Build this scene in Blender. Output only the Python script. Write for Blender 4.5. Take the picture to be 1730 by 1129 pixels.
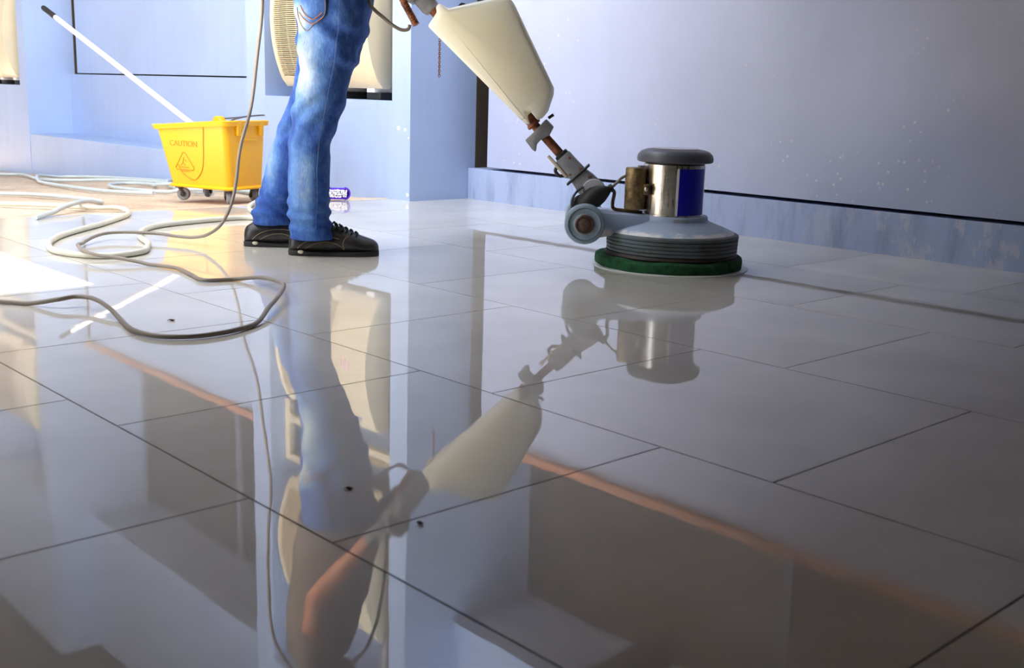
import bpy, bmesh, math, random
from mathutils import Vector, Matrix, noise
from mathutils.bvhtree import BVHTree
random.seed(7)
for o in list(bpy.data.objects): bpy.data.objects.remove(o)
S = bpy.context.scene
COL = S.collection
PI = math.pi

# ------------------------------------------------------------------ camera
cd = bpy.data.cameras.new('camera'); cam = bpy.data.objects.new('camera', cd); COL.objects.link(cam)
R = Vector((0.677, 0.735, 0.029)).normalized(); F = Vector((-0.715, 0.667, -0.210)).normalized()
U = R.cross(F).normalized(); R = F.cross(U).normalized()
cam.matrix_world = Matrix(((R.x, U.x, -F.x, 0), (R.y, U.y, -F.y, 0), (R.z, U.z, -F.z, 0.528), (0, 0, 0, 1)))
cd.sensor_width = 36; cd.sensor_fit = 'HORIZONTAL'; cd.lens = 36*1902.6/1730
cd.clip_start = 0.02; cd.clip_end = 200
cd.dof.use_dof = True; cd.dof.focus_distance = 3.75; cd.dof.aperture_fstop = 9
S.camera = cam
# ------------------------------------------------------------------ sky, sun, exposure
w = bpy.data.worlds.new('sky'); S.world = w; w.use_nodes = True
bg = w.node_tree.nodes['Background']; bg.inputs[0].default_value = (0.93, 0.96, 1.0, 1); bg.inputs[1].default_value = 2.0
sd = bpy.data.lights.new('sun', 'SUN'); sun = bpy.data.objects.new('sun', sd); COL.objects.link(sun)
sd.energy = 26; sd.angle = math.radians(0.8); sd.color = (1.0, 0.93, 0.80)
sun.location = (0, 30, 60)
sun.rotation_euler = Vector((0.0, 1.0, 2.15)).to_track_quat('Z', 'Y').to_euler()
S.view_settings.view_transform = 'Standard'; S.view_settings.look = 'None'
S.view_settings.exposure = 1.75; S.view_settings.gamma = 1; S.view_settings.use_curve_mapping = False

# ------------------------------------------------------------------ materials
def srgb(*c):
    f = lambda v: (v/255/12.92) if v/255 <= 0.04045 else ((v/255+0.055)/1.055)**2.4
    return tuple(f(v) for v in c)+(1,)
class NT:
    def __init__(s, name):
        s.m = bpy.data.materials.new(name); s.m.use_nodes = True; s.t = s.m.node_tree
        s.b = s.t.nodes['Principled BSDF']
    def n(s, typ, **k):
        nd = s.t.nodes.new(typ)
        for a, v in k.items():
            if a.startswith('i_'): nd.inputs[int(a[2:]) if a[2:].isdigit() else a[2:].replace('_', ' ')].default_value = v
            else: setattr(nd, a, v)
        return nd
    def l(s, a, ao, b, bi): s.t.links.new(a.outputs[ao], b.inputs[bi])
    def noise(s, scale, detail=4, rough=0.6, co='Object', stretch=None):
        tc = s.n('ShaderNodeTexCoord'); nz = s.n('ShaderNodeTexNoise')
        nz.inputs['Scale'].default_value = scale; nz.inputs['Detail'].default_value = detail; nz.inputs['Roughness'].default_value = rough
        if stretch:
            mp = s.n('ShaderNodeMapping'); mp.inputs['Scale'].default_value = stretch
            s.l(tc, co, mp, 0); s.l(mp, 0, nz, 0)
        else: s.l(tc, co, nz, 0)
        return nz
    def ramp(s, src, so, stops):
        r = s.n('ShaderNodeValToRGB'); e = r.color_ramp.elements
        e[0].position, e[0].color = stops[0]; e[1].position, e[1].color = stops[-1]
        for p, c in stops[1:-1]:
            x = e.new(p); x.color = c
        s.l(src, so, r, 0); return r
    def mix(s, a, b, fac, fo=0, blend='MIX'):
        m = s.n('ShaderNodeMix', data_type='RGBA', blend_type=blend)
        for src, idx in ((a, 6), (b, 7)):
            if isinstance(src, tuple) and len(src) == 4: m.inputs[idx].default_value = src
            else: s.t.links.new(src, m.inputs[idx])
        if isinstance(fac, (int, float)): m.inputs[0].default_value = fac
        else: s.t.links.new(fac, m.inputs[0])
        return m.outputs[2]
    def bump(s, src, strength=0.2, dist=0.002, inp='Normal'):
        b = s.n('ShaderNodeBump'); b.inputs['Strength'].default_value = strength; b.inputs['Distance'].default_value = dist
        s.t.links.new(src, b.inputs['Height']); s.t.links.new(b.outputs[0], s.b.inputs[inp]); return b
def mat(name, col, rough=0.5, metal=0.0, var=0.12, scale=8, bump=0.0, bscale=80, col2=None, **kw):
    t = NT(name); b = t.b
    b.inputs['Roughness'].default_value = rough; b.inputs['Metallic'].default_value = metal
    nz = t.noise(scale)
    c2 = col2 or tuple(v*(1-var*2) for v in col[:3])+(1,)
    r = t.ramp(nz, 0, [(0.35, c2), (0.65, col)])
    t.l(r, 0, b, 'Base Color')
    if bump:
        bn = t.noise(bscale, 3); t.bump(bn.outputs[0], bump)
    for k, v in kw.items(): b.inputs[k.replace('_', ' ')].default_value = v
    if 'Subsurface_Weight' in kw: b.inputs['Subsurface Radius'].default_value = (1.0, 0.9, 0.7)
    return t.m

def paint_mat(name, base, specks=False, stains=0.35):
    t = NT(name); b = t.b; b.inputs['Roughness'].default_value = 0.42
    n1 = t.noise(1.3, 5, 0.6); n2 = t.noise(3.0, 6, 0.7, stretch=(3, 3, 0.35))
    dirt = tuple(v*0.72 for v in base[:3])+(1,)
    r1 = t.ramp(n1, 0, [(0.35, tuple(v*0.9 for v in base[:3])+(1,)), (0.65, base)])
    r2 = t.ramp(n2, 0, [(0.5, (0, 0, 0, 1)), (0.8, (stains, stains, stains, 1))])
    c = t.mix(r1.outputs[0], dirt, r2.outputs[0])
    if specks:
        tc = t.n('ShaderNodeTexCoord'); v = t.n('ShaderNodeTexVoronoi'); v.inputs['Scale'].default_value = 30
        t.l(tc, 'Object', v, 0)
        rs = t.ramp(v, 'Distance', [(0.13, (1, 1, 1, 1)), (0.18, (0, 0, 0, 1))])
        nm = t.noise(2.2, 3); rm = t.ramp(nm, 0, [(0.52, (0, 0, 0, 1)), (0.64, (0.8, 0.8, 0.8, 1))])
        mm = t.n('ShaderNodeMath', operation='MULTIPLY'); t.l(rs, 0, mm, 0); t.l(rm, 0, mm, 1)
        c = t.mix(c, srgb(222, 218, 216), mm.outputs[0])
    t.t.links.new(c, b.inputs['Base Color'])
    bn = t.noise(25, 5); t.bump(bn.outputs[0], 0.12, 0.004)
    return t.m
BLUE = srgb(166, 187, 226)
M = {}
M['paint'] = paint_mat('blue wall paint', BLUE)
M['paint_specks'] = paint_mat('blue wall paint with chips', srgb(172, 181, 211), True, 0.15)
def plinth_mat():
    t = NT('stained blue plinth paint'); b = t.b; b.inputs['Roughness'].default_value = 0.5
    base = srgb(158, 172, 206)
    n1 = t.noise(14, 6, 0.7, stretch=(1, 1, 0.5)); r1 = t.ramp(n1, 0, [(0.52, (0, 0, 0, 1)), (0.57, (0.55, 0.55, 0.55, 1))])
    tc = t.n('ShaderNodeTexCoord'); sp = t.n('ShaderNodeSeparateXYZ'); t.l(tc, 'Object', sp, 0)
    mr = t.n('ShaderNodeMapRange'); t.l(sp, 0, mr, 0)
    mr.inputs[1].default_value = -2.6; mr.inputs[2].default_value = -1.9
    mm = t.n('ShaderNodeMath', operation='MULTIPLY'); t.l(r1, 0, mm, 0); t.l(mr, 0, mm, 1)
    n2 = t.noise(6, 5, 0.7, stretch=(2, 2, 0.4)); r2 = t.ramp(n2, 0, [(0.48, (0, 0, 0, 1)), (0.75, (0.6, 0.6, 0.6, 1))])
    c = t.mix(base, srgb(96, 110, 140), r2.outputs[0])
    c = t.mix(c, srgb(196, 196, 204), mm.outputs[0])
    t.t.links.new(c, b.inputs['Base Color']); t.bump(n1.outputs[0], 0.15, 0.003)
    return t.m
M['plinth'] = plinth_mat()
def tile_mat():
    t = NT('wet polished grey floor tile'); b = t.b
    oi = t.n('ShaderNodeObjectInfo')
    n1 = t.noise(5, 6, 0.65, co='Generated'); tc = t.n('ShaderNodeNewGeometry')
    nz = t.n('ShaderNodeTexNoise'); nz.inputs['Scale'].default_value = 3.5; nz.inputs['Detail'].default_value = 7; t.l(tc, 'Position', nz, 0)
    r = t.ramp(nz, 0, [(0.3, srgb(204, 197, 186)), (0.7, srgb(222, 216, 206))])
    rr = t.ramp(oi, 'Random', [(0, (0.9, 0.9, 0.9, 1)), (1, (1.06, 1.05, 1.03, 1))])
    c = t.mix(r.outputs[0], rr.outputs[0], 1.0, blend='MULTIPLY')
    # a dirty drag mark in front of the right wall and a scuffed smear left of the polisher
    sp = t.n('ShaderNodeSeparateXYZ'); t.l(tc, 'Position', sp, 0)
    wob = t.n('ShaderNodeTexNoise'); wob.inputs['Scale'].default_value = 4; wob.inputs['Detail'].default_value = 4; t.l(tc, 'Position', wob, 0)
    def band(out, x0, half, wsc):
        a = t.n('ShaderNodeMath', operation='MULTIPLY_ADD'); t.t.links.new(wob.outputs[0], a.inputs[0]); a.inputs[1].default_value = wsc; t.l(sp, out, a, 2)
        s2 = t.n('ShaderNodeMath', operation='SUBTRACT'); t.l(a, 0, s2, 0); s2.inputs[1].default_value = x0+0.5*wsc
        ab = t.n('ShaderNodeMath', operation='ABSOLUTE'); t.l(s2, 0, ab, 0)
        m = t.n('ShaderNodeMapRange'); t.l(ab, 0, m, 0); m.inputs[1].default_value = half; m.inputs[2].default_value = half*0.4
        m.inputs[3].default_value = 0; m.inputs[4].default_value = 1; return m
    b1 = band(1, 2.86, 0.03, 0.16); b2 = band(0, -1.35, 0.75, 0.1)
    q = t.n('ShaderNodeMath', operation='MULTIPLY'); t.l(b1, 0, q, 0); t.l(b2, 0, q, 1)
    q2 = t.n('ShaderNodeMath', operation='MULTIPLY'); t.l(q, 0, q2, 0); q2.inputs[1].default_value = 0.22
    c = t.mix(c, srgb(122, 108, 96), q2.outputs[0])
    b3 = band(1, 2.70, 0.13, 0.5); b4 = band(0, -2.95, 0.32, 0.2)
    q3 = t.n('ShaderNodeMath', operation='MULTIPLY'); t.l(b3, 0, q3, 0); t.l(b4, 0, q3, 1)
    q4 = t.n('ShaderNodeMath', operation='MULTIPLY'); t.l(q3, 0, q4, 0); q4.inputs[1].default_value = 0.22
    c = t.mix(c, srgb(120, 112, 110), q4.outputs[0])
    t.t.links.new(c, b.inputs['Base Color'])
    b.inputs['Roughness'].default_value = 0.4; b.inputs['IOR'].default_value = 1.5; b.inputs['Specular IOR Level'].default_value = 0.15
    b.inputs['Coat Weight'].default_value = 1.0; b.inputs['Coat IOR'].default_value = 1.6
    rc = t.n('ShaderNodeTexNoise'); rc.inputs['Scale'].default_value = 2.2; rc.inputs['Detail'].default_value = 5; t.l(tc, 'Position', rc, 0)
    mrc = t.n('ShaderNodeMapRange'); t.l(rc, 0, mrc, 0); mrc.inputs[1].default_value = 0.35; mrc.inputs[2].default_value = 0.7
    mrc.inputs[3].default_value = 0.008; mrc.inputs[4].default_value = 0.03
    t.l(mrc, 0, b, 'Coat Roughness')
    wv = t.n('ShaderNodeTexNoise'); wv.inputs['Scale'].default_value = 9; wv.inputs['Detail'].default_value = 2; t.l(tc, 'Position', wv, 0)
    t.bump(wv.outputs[0], 0.03, 0.004, 'Coat Normal')
    return t.m
M['tile'] = tile_mat()
M['grout'] = mat('grey joint mortar', srgb(104, 99, 94), 0.6, scale=30)
def concrete_mat():
    t = NT('dry rough tan concrete'); b = t.b; b.inputs['Roughness'].default_value = 0.9
    n1 = t.noise(2, 8, 0.7); r1 = t.ramp(n1, 0, [(0.3, srgb(168, 146, 124)), (0.5, srgb(205, 182, 158)), (0.7, srgb(222, 202, 180))])
    n2 = t.noise(60, 4); r2 = t.ramp(n2, 0, [(0.35, (0.6, 0.58, 0.55, 1)), (0.55, (1, 1, 1, 1))])
    c = t.mix(r1.outputs[0], r2.outputs[0], 0.6, blend='MULTIPLY'); t.t.links.new(c, b.inputs['Base Color'])
    t.bump(n2.outputs[0], 0.5, 0.01); return t.m
M['concrete'] = concrete_mat()
M['wood'] = mat('orange brown painted sill', srgb(196, 136, 100), 0.5, scale=20)
M['glass_dark'] = mat('dark brown window glass', srgb(66, 58, 48), 0.4, var=0.1, scale=2)
M['frame_blue'] = mat('grey blue window frame', srgb(120, 130, 152), 0.5)
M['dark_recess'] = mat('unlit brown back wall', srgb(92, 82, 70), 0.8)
M['soffit'] = mat('dark painted soffit', srgb(70, 67, 64), 0.8)
M['cream'] = mat('aged cream metal casing', srgb(218, 207, 180), 0.45, var=0.04, scale=4)
M['cream_grille'] = mat('aged cream plastic grille', srgb(204, 189, 158), 0.5, var=0.06)
M['black'] = mat('black rubber', srgb(34, 34, 36), 0.55)
M['ac_dark'] = mat('dark coil behind grille', srgb(44, 38, 30), 0.6)
M['white'] = mat('white sticker', srgb(240, 238, 236), 0.4, var=0.02)
M['red'] = mat('red print', srgb(214, 40, 46), 0.4)
M['logo_blue'] = mat('blue print', srgb(40, 70, 200), 0.4)
M['grey_metal'] = mat('dull grey cast metal', srgb(162, 164, 170), 0.45, 0.35, scale=30, bump=0.2)
def rust_mat(name, a, bcol, metal=0.4):
    t = NT(name); b = t.b; b.inputs['Roughness'].default_value = 0.55; b.inputs['Metallic'].default_value = metal
    n1 = t.noise(35, 6, 0.7); r = t.ramp(n1, 0, [(0.35, a), (0.65, bcol)]); t.l(r, 0, b, 'Base Color'); t.bump(n1.outputs[0], 0.3, 0.001); return t.m
M['rust'] = rust_mat('rusty brown tube', srgb(104, 60, 40), srgb(170, 108, 78), 0.3)
M['bronze'] = rust_mat('tarnished bronze can', srgb(100, 82, 56), srgb(176, 152, 112), 0.75)
def chrome_mat():
    t = NT('scuffed bare steel'); b = t.b; b.inputs['Metallic'].default_value = 1; b.inputs['Roughness'].default_value = 0.28
    n1 = t.noise(6, 6, 0.7, stretch=(1, 1, 4)); r = t.ramp(n1, 0, [(0.3, srgb(190, 180, 165)), (0.7, srgb(232, 228, 220))]); t.l(r, 0, b, 'Base Color')
    n2 = t.noise(30, 4, stretch=(4, 4, 0.3)); rr = t.ramp(n2, 0, [(0.3, (0.2, 0.2, 0.2, 1)), (0.7, (0.42, 0.42, 0.42, 1))]); t.l(rr, 0, b, 'Roughness'); return t.m
M['steel'] = chrome_mat()
M['label_blue'] = mat('royal blue label', srgb(18, 16, 178), 0.35, var=0.05)
M['cap'] = mat('charcoal plastic cap', srgb(84, 86, 96), 0.42, var=0.06, bump=0.1)
M['cap_top'] = mat('pale worn cap disc', srgb(190, 192, 200), 0.4)
def housing_mat():
    t = NT('chipped pale blue cast housing'); b = t.b; b.inputs['Roughness'].default_value = 0.45
    tc = t.n('ShaderNodeTexCoord'); sp = t.n('ShaderNodeSeparateXYZ'); t.l(tc, 'Object', sp, 0)
    n1 = t.noise(16, 6, 0.7)
    a = t.n('ShaderNodeMath', operation='MULTIPLY_ADD'); t.l(n1, 0, a, 0); a.inputs[1].default_value = 0.05; t.l(sp, 2, a, 2)
    r = t.ramp(a, 0, [(0.143, (1, 1, 1, 1)), (0.146, (0, 0, 0, 1))])
    n2 = t.noise(7, 3); rm = t.ramp(n2, 0, [(0.45, (0, 0, 0, 1)), (0.5, (1, 1, 1, 1))])
    mm = t.n('ShaderNodeMath', operation='MULTIPLY'); t.l(r, 0, mm, 0); t.l(rm, 0, mm, 1)
    c = t.mix(srgb(164, 180, 206), srgb(226, 222, 226), mm.outputs[0]); t.t.links.new(c, b.inputs['Base Color']); return t.m
M['housing'] = housing_mat()
M['skirt'] = mat('weathered grey rubber bumper', srgb(98, 110, 118), 0.55, scale=14, col2=srgb(80, 84, 78), bump=0.2)
M['wheel'] = mat('pale grey blue rubber wheel', srgb(158, 176, 192), 0.5, scale=20, bump=0.1)
M['wheel_line'] = mat('darker wheel groove', srgb(104, 124, 140), 0.5)
M['driver'] = mat('dark brown brush block', srgb(58, 46, 42), 0.6)
M['pad'] = mat('green scouring pad', srgb(30, 92, 52), 0.95, scale=40, col2=srgb(16, 56, 30), bump=0.9, bscale=260)
M['foam'] = mat('soapy water film', srgb(226, 226, 224), 0.3, var=0.03)
M['tank'] = mat('milky cream plastic tank', srgb(248, 243, 224), 0.42, var=0.02, scale=3, Subsurface_Weight=0.6, Subsurface_Scale=0.12)
M['cord'] = mat('grey beige power cord', srgb(150, 138, 126), 0.45)
M['cord_dark'] = mat('dark slate cord', srgb(96, 98, 112), 0.4)
M['hose'] = mat('milky translucent hose', srgb(216, 214, 198), 0.3, var=0.04, Subsurface_Weight=0.3, Subsurface_Scale=0.02)
M['hose_grey'] = mat('pale grey hose', srgb(196, 206, 208), 0.35, var=0.04)
M['bucket'] = mat('glossy yellow plastic', srgb(250, 184, 22), 0.38, var=0.05, scale=3, Subsurface_Weight=0.1, Subsurface_Scale=0.03)
M['bucket_mark'] = mat('orange moulded marking', srgb(206, 134, 18), 0.45, var=0.04)
M['caster'] = mat('grey caster wheel', srgb(150, 156, 164), 0.45)
M['fork'] = mat('stained caster fork', srgb(110, 98, 90), 0.5, 0.5)
M['wire'] = mat('grey steel wire', srgb(110, 112, 118), 0.35, 0.8)
M['handle_white'] = mat('white painted handle', srgb(244, 240, 244), 0.35, var=0.02)
M['cotton'] = mat('damp white cotton', srgb(214, 208, 196), 0.9)
M['purple'] = mat('purple bristle', srgb(84, 30, 200), 0.7)
M['bristle'] = mat('white bristle', srgb(244, 244, 252), 0.8, var=0.08, scale=120)
M['leather'] = mat('scuffed black leather', srgb(58, 55, 53), 0.36, scale=25, col2=srgb(26, 25, 25), bump=0.15, bscale=160)
M['sole'] = mat('black rubber sole', srgb(30, 29, 29), 0.6)
M['stitch_tan'] = mat('tan thread', srgb(140, 122, 98), 0.7)
M['stitch_orange'] = mat('orange thread', srgb(196, 120, 60), 0.7)
M['seam_blue'] = mat('faded seam thread', srgb(112, 132, 170), 0.8)
M['hub'] = mat('greasy brown hub', srgb(116, 92, 78), 0.5, 0.2, scale=60, col2=srgb(72, 60, 54))
M['lace'] = mat('black lace', srgb(24, 23, 24), 0.8)
M['skin'] = mat('sun tanned skin', srgb(196, 128, 92), 0.5, var=0.05)
M['shirt'] = mat('grey brown cotton shirt', srgb(122, 112, 102), 0.9, scale=12, bump=0.3)
M['glove'] = mat('grey work glove', srgb(128, 132, 138), 0.85)
M['hair'] = mat('black hair', srgb(24, 20, 18), 0.6)
M['eye'] = mat('eye white', srgb(230, 226, 220), 0.2)
M['leaf'] = mat('dry brown leaf flake', srgb(92, 66, 58), 0.8)
def denim_mat():
    t = NT('faded blue denim'); b = t.b; b.inputs['Roughness'].default_value = 0.85
    n1 = t.noise(4.5, 5, 0.6, stretch=(1.4, 1, 0.55)); n2 = t.noise(300, 2, stretch=(1, 1, 0.25)); n3 = t.noise(22, 5, 0.7, stretch=(1, 1, 0.6))
    # wear on the seat, back of the thigh, the knee and the shin
    tc = t.n('ShaderNodeTexCoord')
    def blob(c, r):
        mp = t.n('ShaderNodeMapping'); mp.inputs['Location'].default_value = tuple(-a/b_ for a, b_ in zip(c, r)); mp.inputs['Scale'].default_value = tuple(1/b_ for b_ in r)
        t.l(tc, 'Object', mp, 0); ln = t.n('ShaderNodeVectorMath', operation='LENGTH'); t.l(mp, 0, ln, 0)
        m = t.n('ShaderNodeMapRange', interpolation_type='SMOOTHSTEP'); t.l(ln, 'Value', m, 0); m.inputs[1].default_value = 1; m.inputs[2].default_value = 0.1
        m.inputs[3].default_value = 0; m.inputs[4].default_value = 1; return m
    bl = [blob((-0.075, -0.06, 0.57), (0.105, 0.14, 0.20)), blob((-0.095, -0.05, 0.22), (0.065, 0.12, 0.22)), blob((-0.09, 0.0, 0.73), (0.06, 0.12, 0.08)), blob((-0.23, 0.15, 0.30), (0.05, 0.1, 0.2))]
    for i_, k_ in ((1, 0.55), (3, 0.35), (0, 0.7)):
        bl[i_].inputs[4].default_value = k_
    acc = bl[0]
    for x in bl[1:]:
        mx = t.n('ShaderNodeMath', operation='MAXIMUM'); t.l(acc, 0, mx, 0); t.l(x, 0, mx, 1); acc = mx
    ad = t.n('ShaderNodeMath', operation='MULTIPLY'); t.l(acc, 0, ad, 0); rr = t.ramp(n1, 0, [(0.3, (0.25, 0.25, 0.25, 1)), (0.6, (1, 1, 1, 1))]); t.l(rr, 0, ad, 1)
    a2 = t.n('ShaderNodeMath', operation='MULTIPLY_ADD'); t.l(n3, 0, a2, 0); a2.inputs[1].default_value = 0.62; t.l(ad, 0, a2, 2)
    r = t.ramp(a2, 0, [(0.17, srgb(24, 50, 116)), (0.30, srgb(44, 86, 164)), (0.52, srgb(92, 136, 198)), (1.12, srgb(184, 200, 212))])
    r2 = t.ramp(n2, 0, [(0.3, (0.78, 0.8, 0.85, 1)), (0.7, (1.1, 1.1, 1.08, 1))])
    c = t.mix(r.outputs[0], r2.outputs[0], 1.0, blend='MULTIPLY'); t.t.links.new(c, b.inputs['Base Color'])
    bsum = t.n('ShaderNodeMath', operation='MULTIPLY_ADD'); t.l(n3, 0, bsum, 0); bsum.inputs[1].default_value = 3.0; t.l(n2, 0, bsum, 2)
    t.bump(bsum.outputs[0], 0.45, 0.002); return t.m
M['denim'] = denim_mat()

# ------------------------------------------------------------------ mesh helpers
class MB:
    def __init__(s): s.v = []; s.f = []
    def add(s, vs, fs):
        o = len(s.v); s.v += [tuple(v) for v in vs]; s.f += [tuple(i+o for i in f) for f in fs]; return s
    def box(s, x0, x1, y0, y1, z0, z1):
        return s.add([(x, y, z) for z in (z0, z1) for y in (y0, y1) for x in (x0, x1)],
                     [(0, 2, 3, 1), (4, 5, 7, 6), (0, 1, 5, 4), (2, 6, 7, 3), (0, 4, 6, 2), (1, 3, 7, 5)])
    def loft(s, rings, cap=True, closed=False):
        n = len(rings[0]); vs = [p for r in rings for p in r]; fs = []
        k = len(rings)
        for i in range(k if closed else k-1):
            j = (i+1) % k
            for a in range(n):
                b = (a+1) % n; fs.append((i*n+a, i*n+b, j*n+b, j*n+a))
        if cap and not closed: fs += [tuple(reversed(range(n))), tuple((k-1)*n+a for a in range(n))]
        return s.add(vs, fs)
    def tube(s, pts, r, seg=10, closed=False, cap=True, flat=1.0):
        P = [Vector(p) for p in pts]; n = len(P)
        rad = r if isinstance(r, (list, tuple)) else [r]*n
        rings = []; up = None
        for i in range(n):
            a = P[i-1] if (i > 0 or closed) else P[i]; b = P[(i+1) % n] if (i < n-1 or closed) else P[i]
            t = (b-a).normalized()
            if up is None: up = Vector((0, 0, 1)) if abs(t.z) < 0.9 else Vector((1, 0, 0))
            x = t.cross(up).normalized(); y = x.cross(t).normalized(); up = y
            rings.append([P[i]+x*math.cos(2*PI*k/seg)*rad[i]+y*math.sin(2*PI*k/seg)*rad[i]*flat for k in range(seg)])
        return s.loft(rings, cap, closed)
    def cyl(s, a, b, r, r2=None, seg=24): return s.tube([a, b], [r, r2 if r2 is not None else r], seg)
    def lathe(s, prof, seg=48, axis=None, origin=(0, 0, 0)):
        A = Vector(axis or (0, 0, 1)).normalized(); X = A.orthogonal().normalized(); Y = A.cross(X); O = Vector(origin)
        rings = [[O+A*h+(X*math.cos(2*PI*k/seg)+Y*math.sin(2*PI*k/seg))*max(r, 1e-5) for k in range(seg)] for r, h in prof]
        return s.loft(rings, True)
    def prism(s, poly, y0, y1):
        n = len(poly)
        return s.add([(x, y0, z) for x, z in poly]+[(x, y1, z) for x, z in poly],
                     [tuple(range(n)), tuple(reversed(range(n, 2*n)))]+[(i, i+n, (i+1) % n+n, (i+1) % n) for i in range(n)])
    def ell(s, c, r, seg=20, rot=None):
        rings = []
        for i in range(1, seg//2):
            a = PI*i/(seg//2)
            rings.append([Vector((math.sin(a)*math.cos(2*PI*k/seg)*r[0], math.sin(a)*math.sin(2*PI*k/seg)*r[1], -math.cos(a)*r[2])) for k in range(seg)])
        if rot: rings = [[rot @ p for p in q] for q in rings]
        C = Vector(c); return s.loft([[p+C for p in q] for q in rings])
    def build(s, name, m, parent=None, bevel=0, bseg=2, smooth=35, loc=None, rot=None):
        me = bpy.data.meshes.new(name)
        bm = bmesh.new(); bv = [bm.verts.new(v) for v in s.v]
        for f in s.f:
            try: bm.faces.new([bv[i] for i in f])
            except ValueError: pass
        bmesh.ops.recalc_face_normals(bm, faces=bm.faces)
        if bevel:
            es = [e for e in bm.edges if len(e.link_faces) == 2 and e.calc_face_angle(0) > math.radians(35)]
            bmesh.ops.bevel(bm, geom=es, offset=bevel, segments=bseg, profile=0.5, affect='EDGES')
        bm.to_mesh(me); bm.free()
        return link(name, me, m, parent, smooth, loc, rot)
def link(name, me, m, parent=None, smooth=35, loc=None, rot=None):
    me.materials.clear(); me.materials.append(M[m] if isinstance(m, str) else m)
    if smooth:
        me.polygons.foreach_set('use_smooth', [True]*len(me.polygons))
        try: me.set_sharp_from_angle(angle=math.radians(smooth))
        except Exception: pass
    o = bpy.data.objects.new(name, me); COL.objects.link(o)
    if parent: o.parent = parent
    if loc: o.location = loc
    if rot: o.rotation_euler = rot
    return o
def tag(o, label, cat, group=None):
    o['label'] = label; o['category'] = cat
    if group: o['group'] = group
    return o
def root(name, label, cat, loc, rz=0, group=None):
    o = bpy.data.objects.new(name, None); COL.objects.link(o); o.empty_display_size = 0.1
    o.location = loc; o.rotation_euler = (0, 0, rz); return tag(o, label, cat, group)
def struct(o, label=None):
    o['kind'] = 'structure'
    if label: o['label'] = label
    return o
def copy_tree(o, parent=None):
    c = o.copy(); COL.objects.link(c); c.parent = parent
    for ch in list(o.children): copy_tree(ch, c)
    return c
def spline(P, sub=6, closed=False):
    P = [Vector(p) for p in P]; n = len(P); out = []
    for i in range(n if closed else n-1):
        g = lambda k: P[k % n] if closed else P[max(0, min(n-1, k))]
        a, b, c, d = g(i-1), g(i), g(i+1), g(i+2)
        for k in range(sub):
            t = k/sub
            out.append(0.5*((2*b)+(c-a)*t+(2*a-5*b+4*c-d)*t*t+(3*b-a-3*c+d)*t**3))
    if not closed: out.append(P[-1])
    return out
def remesh(name, mb, voxel, m, parent, smooth_it=2, post=None):
    me = bpy.data.meshes.new('tmp'); me.from_pydata([tuple(v) for v in mb.v], [], mb.f); me.update()
    bm = bmesh.new(); bm.from_mesh(me); bmesh.ops.recalc_face_normals(bm, faces=bm.faces); bm.to_mesh(me); bm.free()
    t = bpy.data.objects.new('tmp', me); COL.objects.link(t)
    md = t.modifiers.new('r', 'REMESH'); md.mode = 'VOXEL'; md.voxel_size = voxel
    sm = t.modifiers.new('s', 'SMOOTH'); sm.iterations = smooth_it; sm.factor = 0.5
    dg = bpy.context.evaluated_depsgraph_get(); out = bpy.data.meshes.new_from_object(t.evaluated_get(dg))
    bpy.data.objects.remove(t); bpy.data.meshes.remove(me)
    out.name = name
    if post:
        nr = [v.normal.copy() for v in out.vertices]
        for v, n in zip(out.vertices, nr): v.co = post(v.co.copy(), n)
        out.update()
    return link(name, out, m, parent, 180)
def text_mesh(body, size, extrude, name, m, parent, loc, rot, align='CENTER'):
    cu = bpy.data.curves.new('t', 'FONT'); cu.body = body; cu.size = size; cu.extrude = extrude; cu.align_x = align; cu.align_y = 'CENTER'
    t = bpy.data.objects.new('t', cu); COL.objects.link(t)
    dg = bpy.context.evaluated_depsgraph_get(); me = bpy.data.meshes.new_from_object(t.evaluated_get(dg)); me.name = name
    bpy.data.objects.remove(t); bpy.data.curves.remove(cu)
    return link(name, me, m, parent, 0, loc, rot)

# ================================================================== SETTING
XE = -4.47           # where the tiling stops and the bare concrete starts
fl = struct(MB().box(XE, 2.6, -3.5, 4.3, -0.12, -0.0022).build('floor', 'grout', smooth=0), 'polished wet floor of large pale grey tiles')
P_ = 0.5975; YR = [0.7026+0.6025*k for k in range(-3, 6)]
OFF = {0: -1.0544, 1: -0.850, 2: -1.2377, 3: -1.635, 4: -2.0447, -1: -1.2453}
cache = {}
g_ = 0.0016
for k in range(-3, 5):
    y0 = 0.7026+0.6025*k; y1 = y0+0.6025
    off = OFF.get(k, -1.2453-0.199*(k+1))
    n0 = math.floor((XE-off)/P_)
    for i in range(n0, n0+12):
        x0 = off+i*P_; x1 = x0+P_
        x0 = max(x0, XE); x1 = min(x1, 2.6); yy1 = min(y1, 3.70)
        if x1-x0 < 0.02: continue
        sx = round(x1-x0-2*g_, 4); sy = round(yy1-y0-2*g_, 4)
        if (sx, sy) not in cache:
            o = MB().box(-sx/2, sx/2, -sy/2, sy/2, -0.012, 0).build('tile', 'tile', None, smooth=0); cache[(sx, sy)] = o.data; o.parent = fl
        else:
            o = bpy.data.objects.new('tile', cache[(sx, sy)]); COL.objects.link(o); o.parent = fl
        o.location = ((x0+x1)/2, (y0+yy1)/2, 0)

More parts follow.
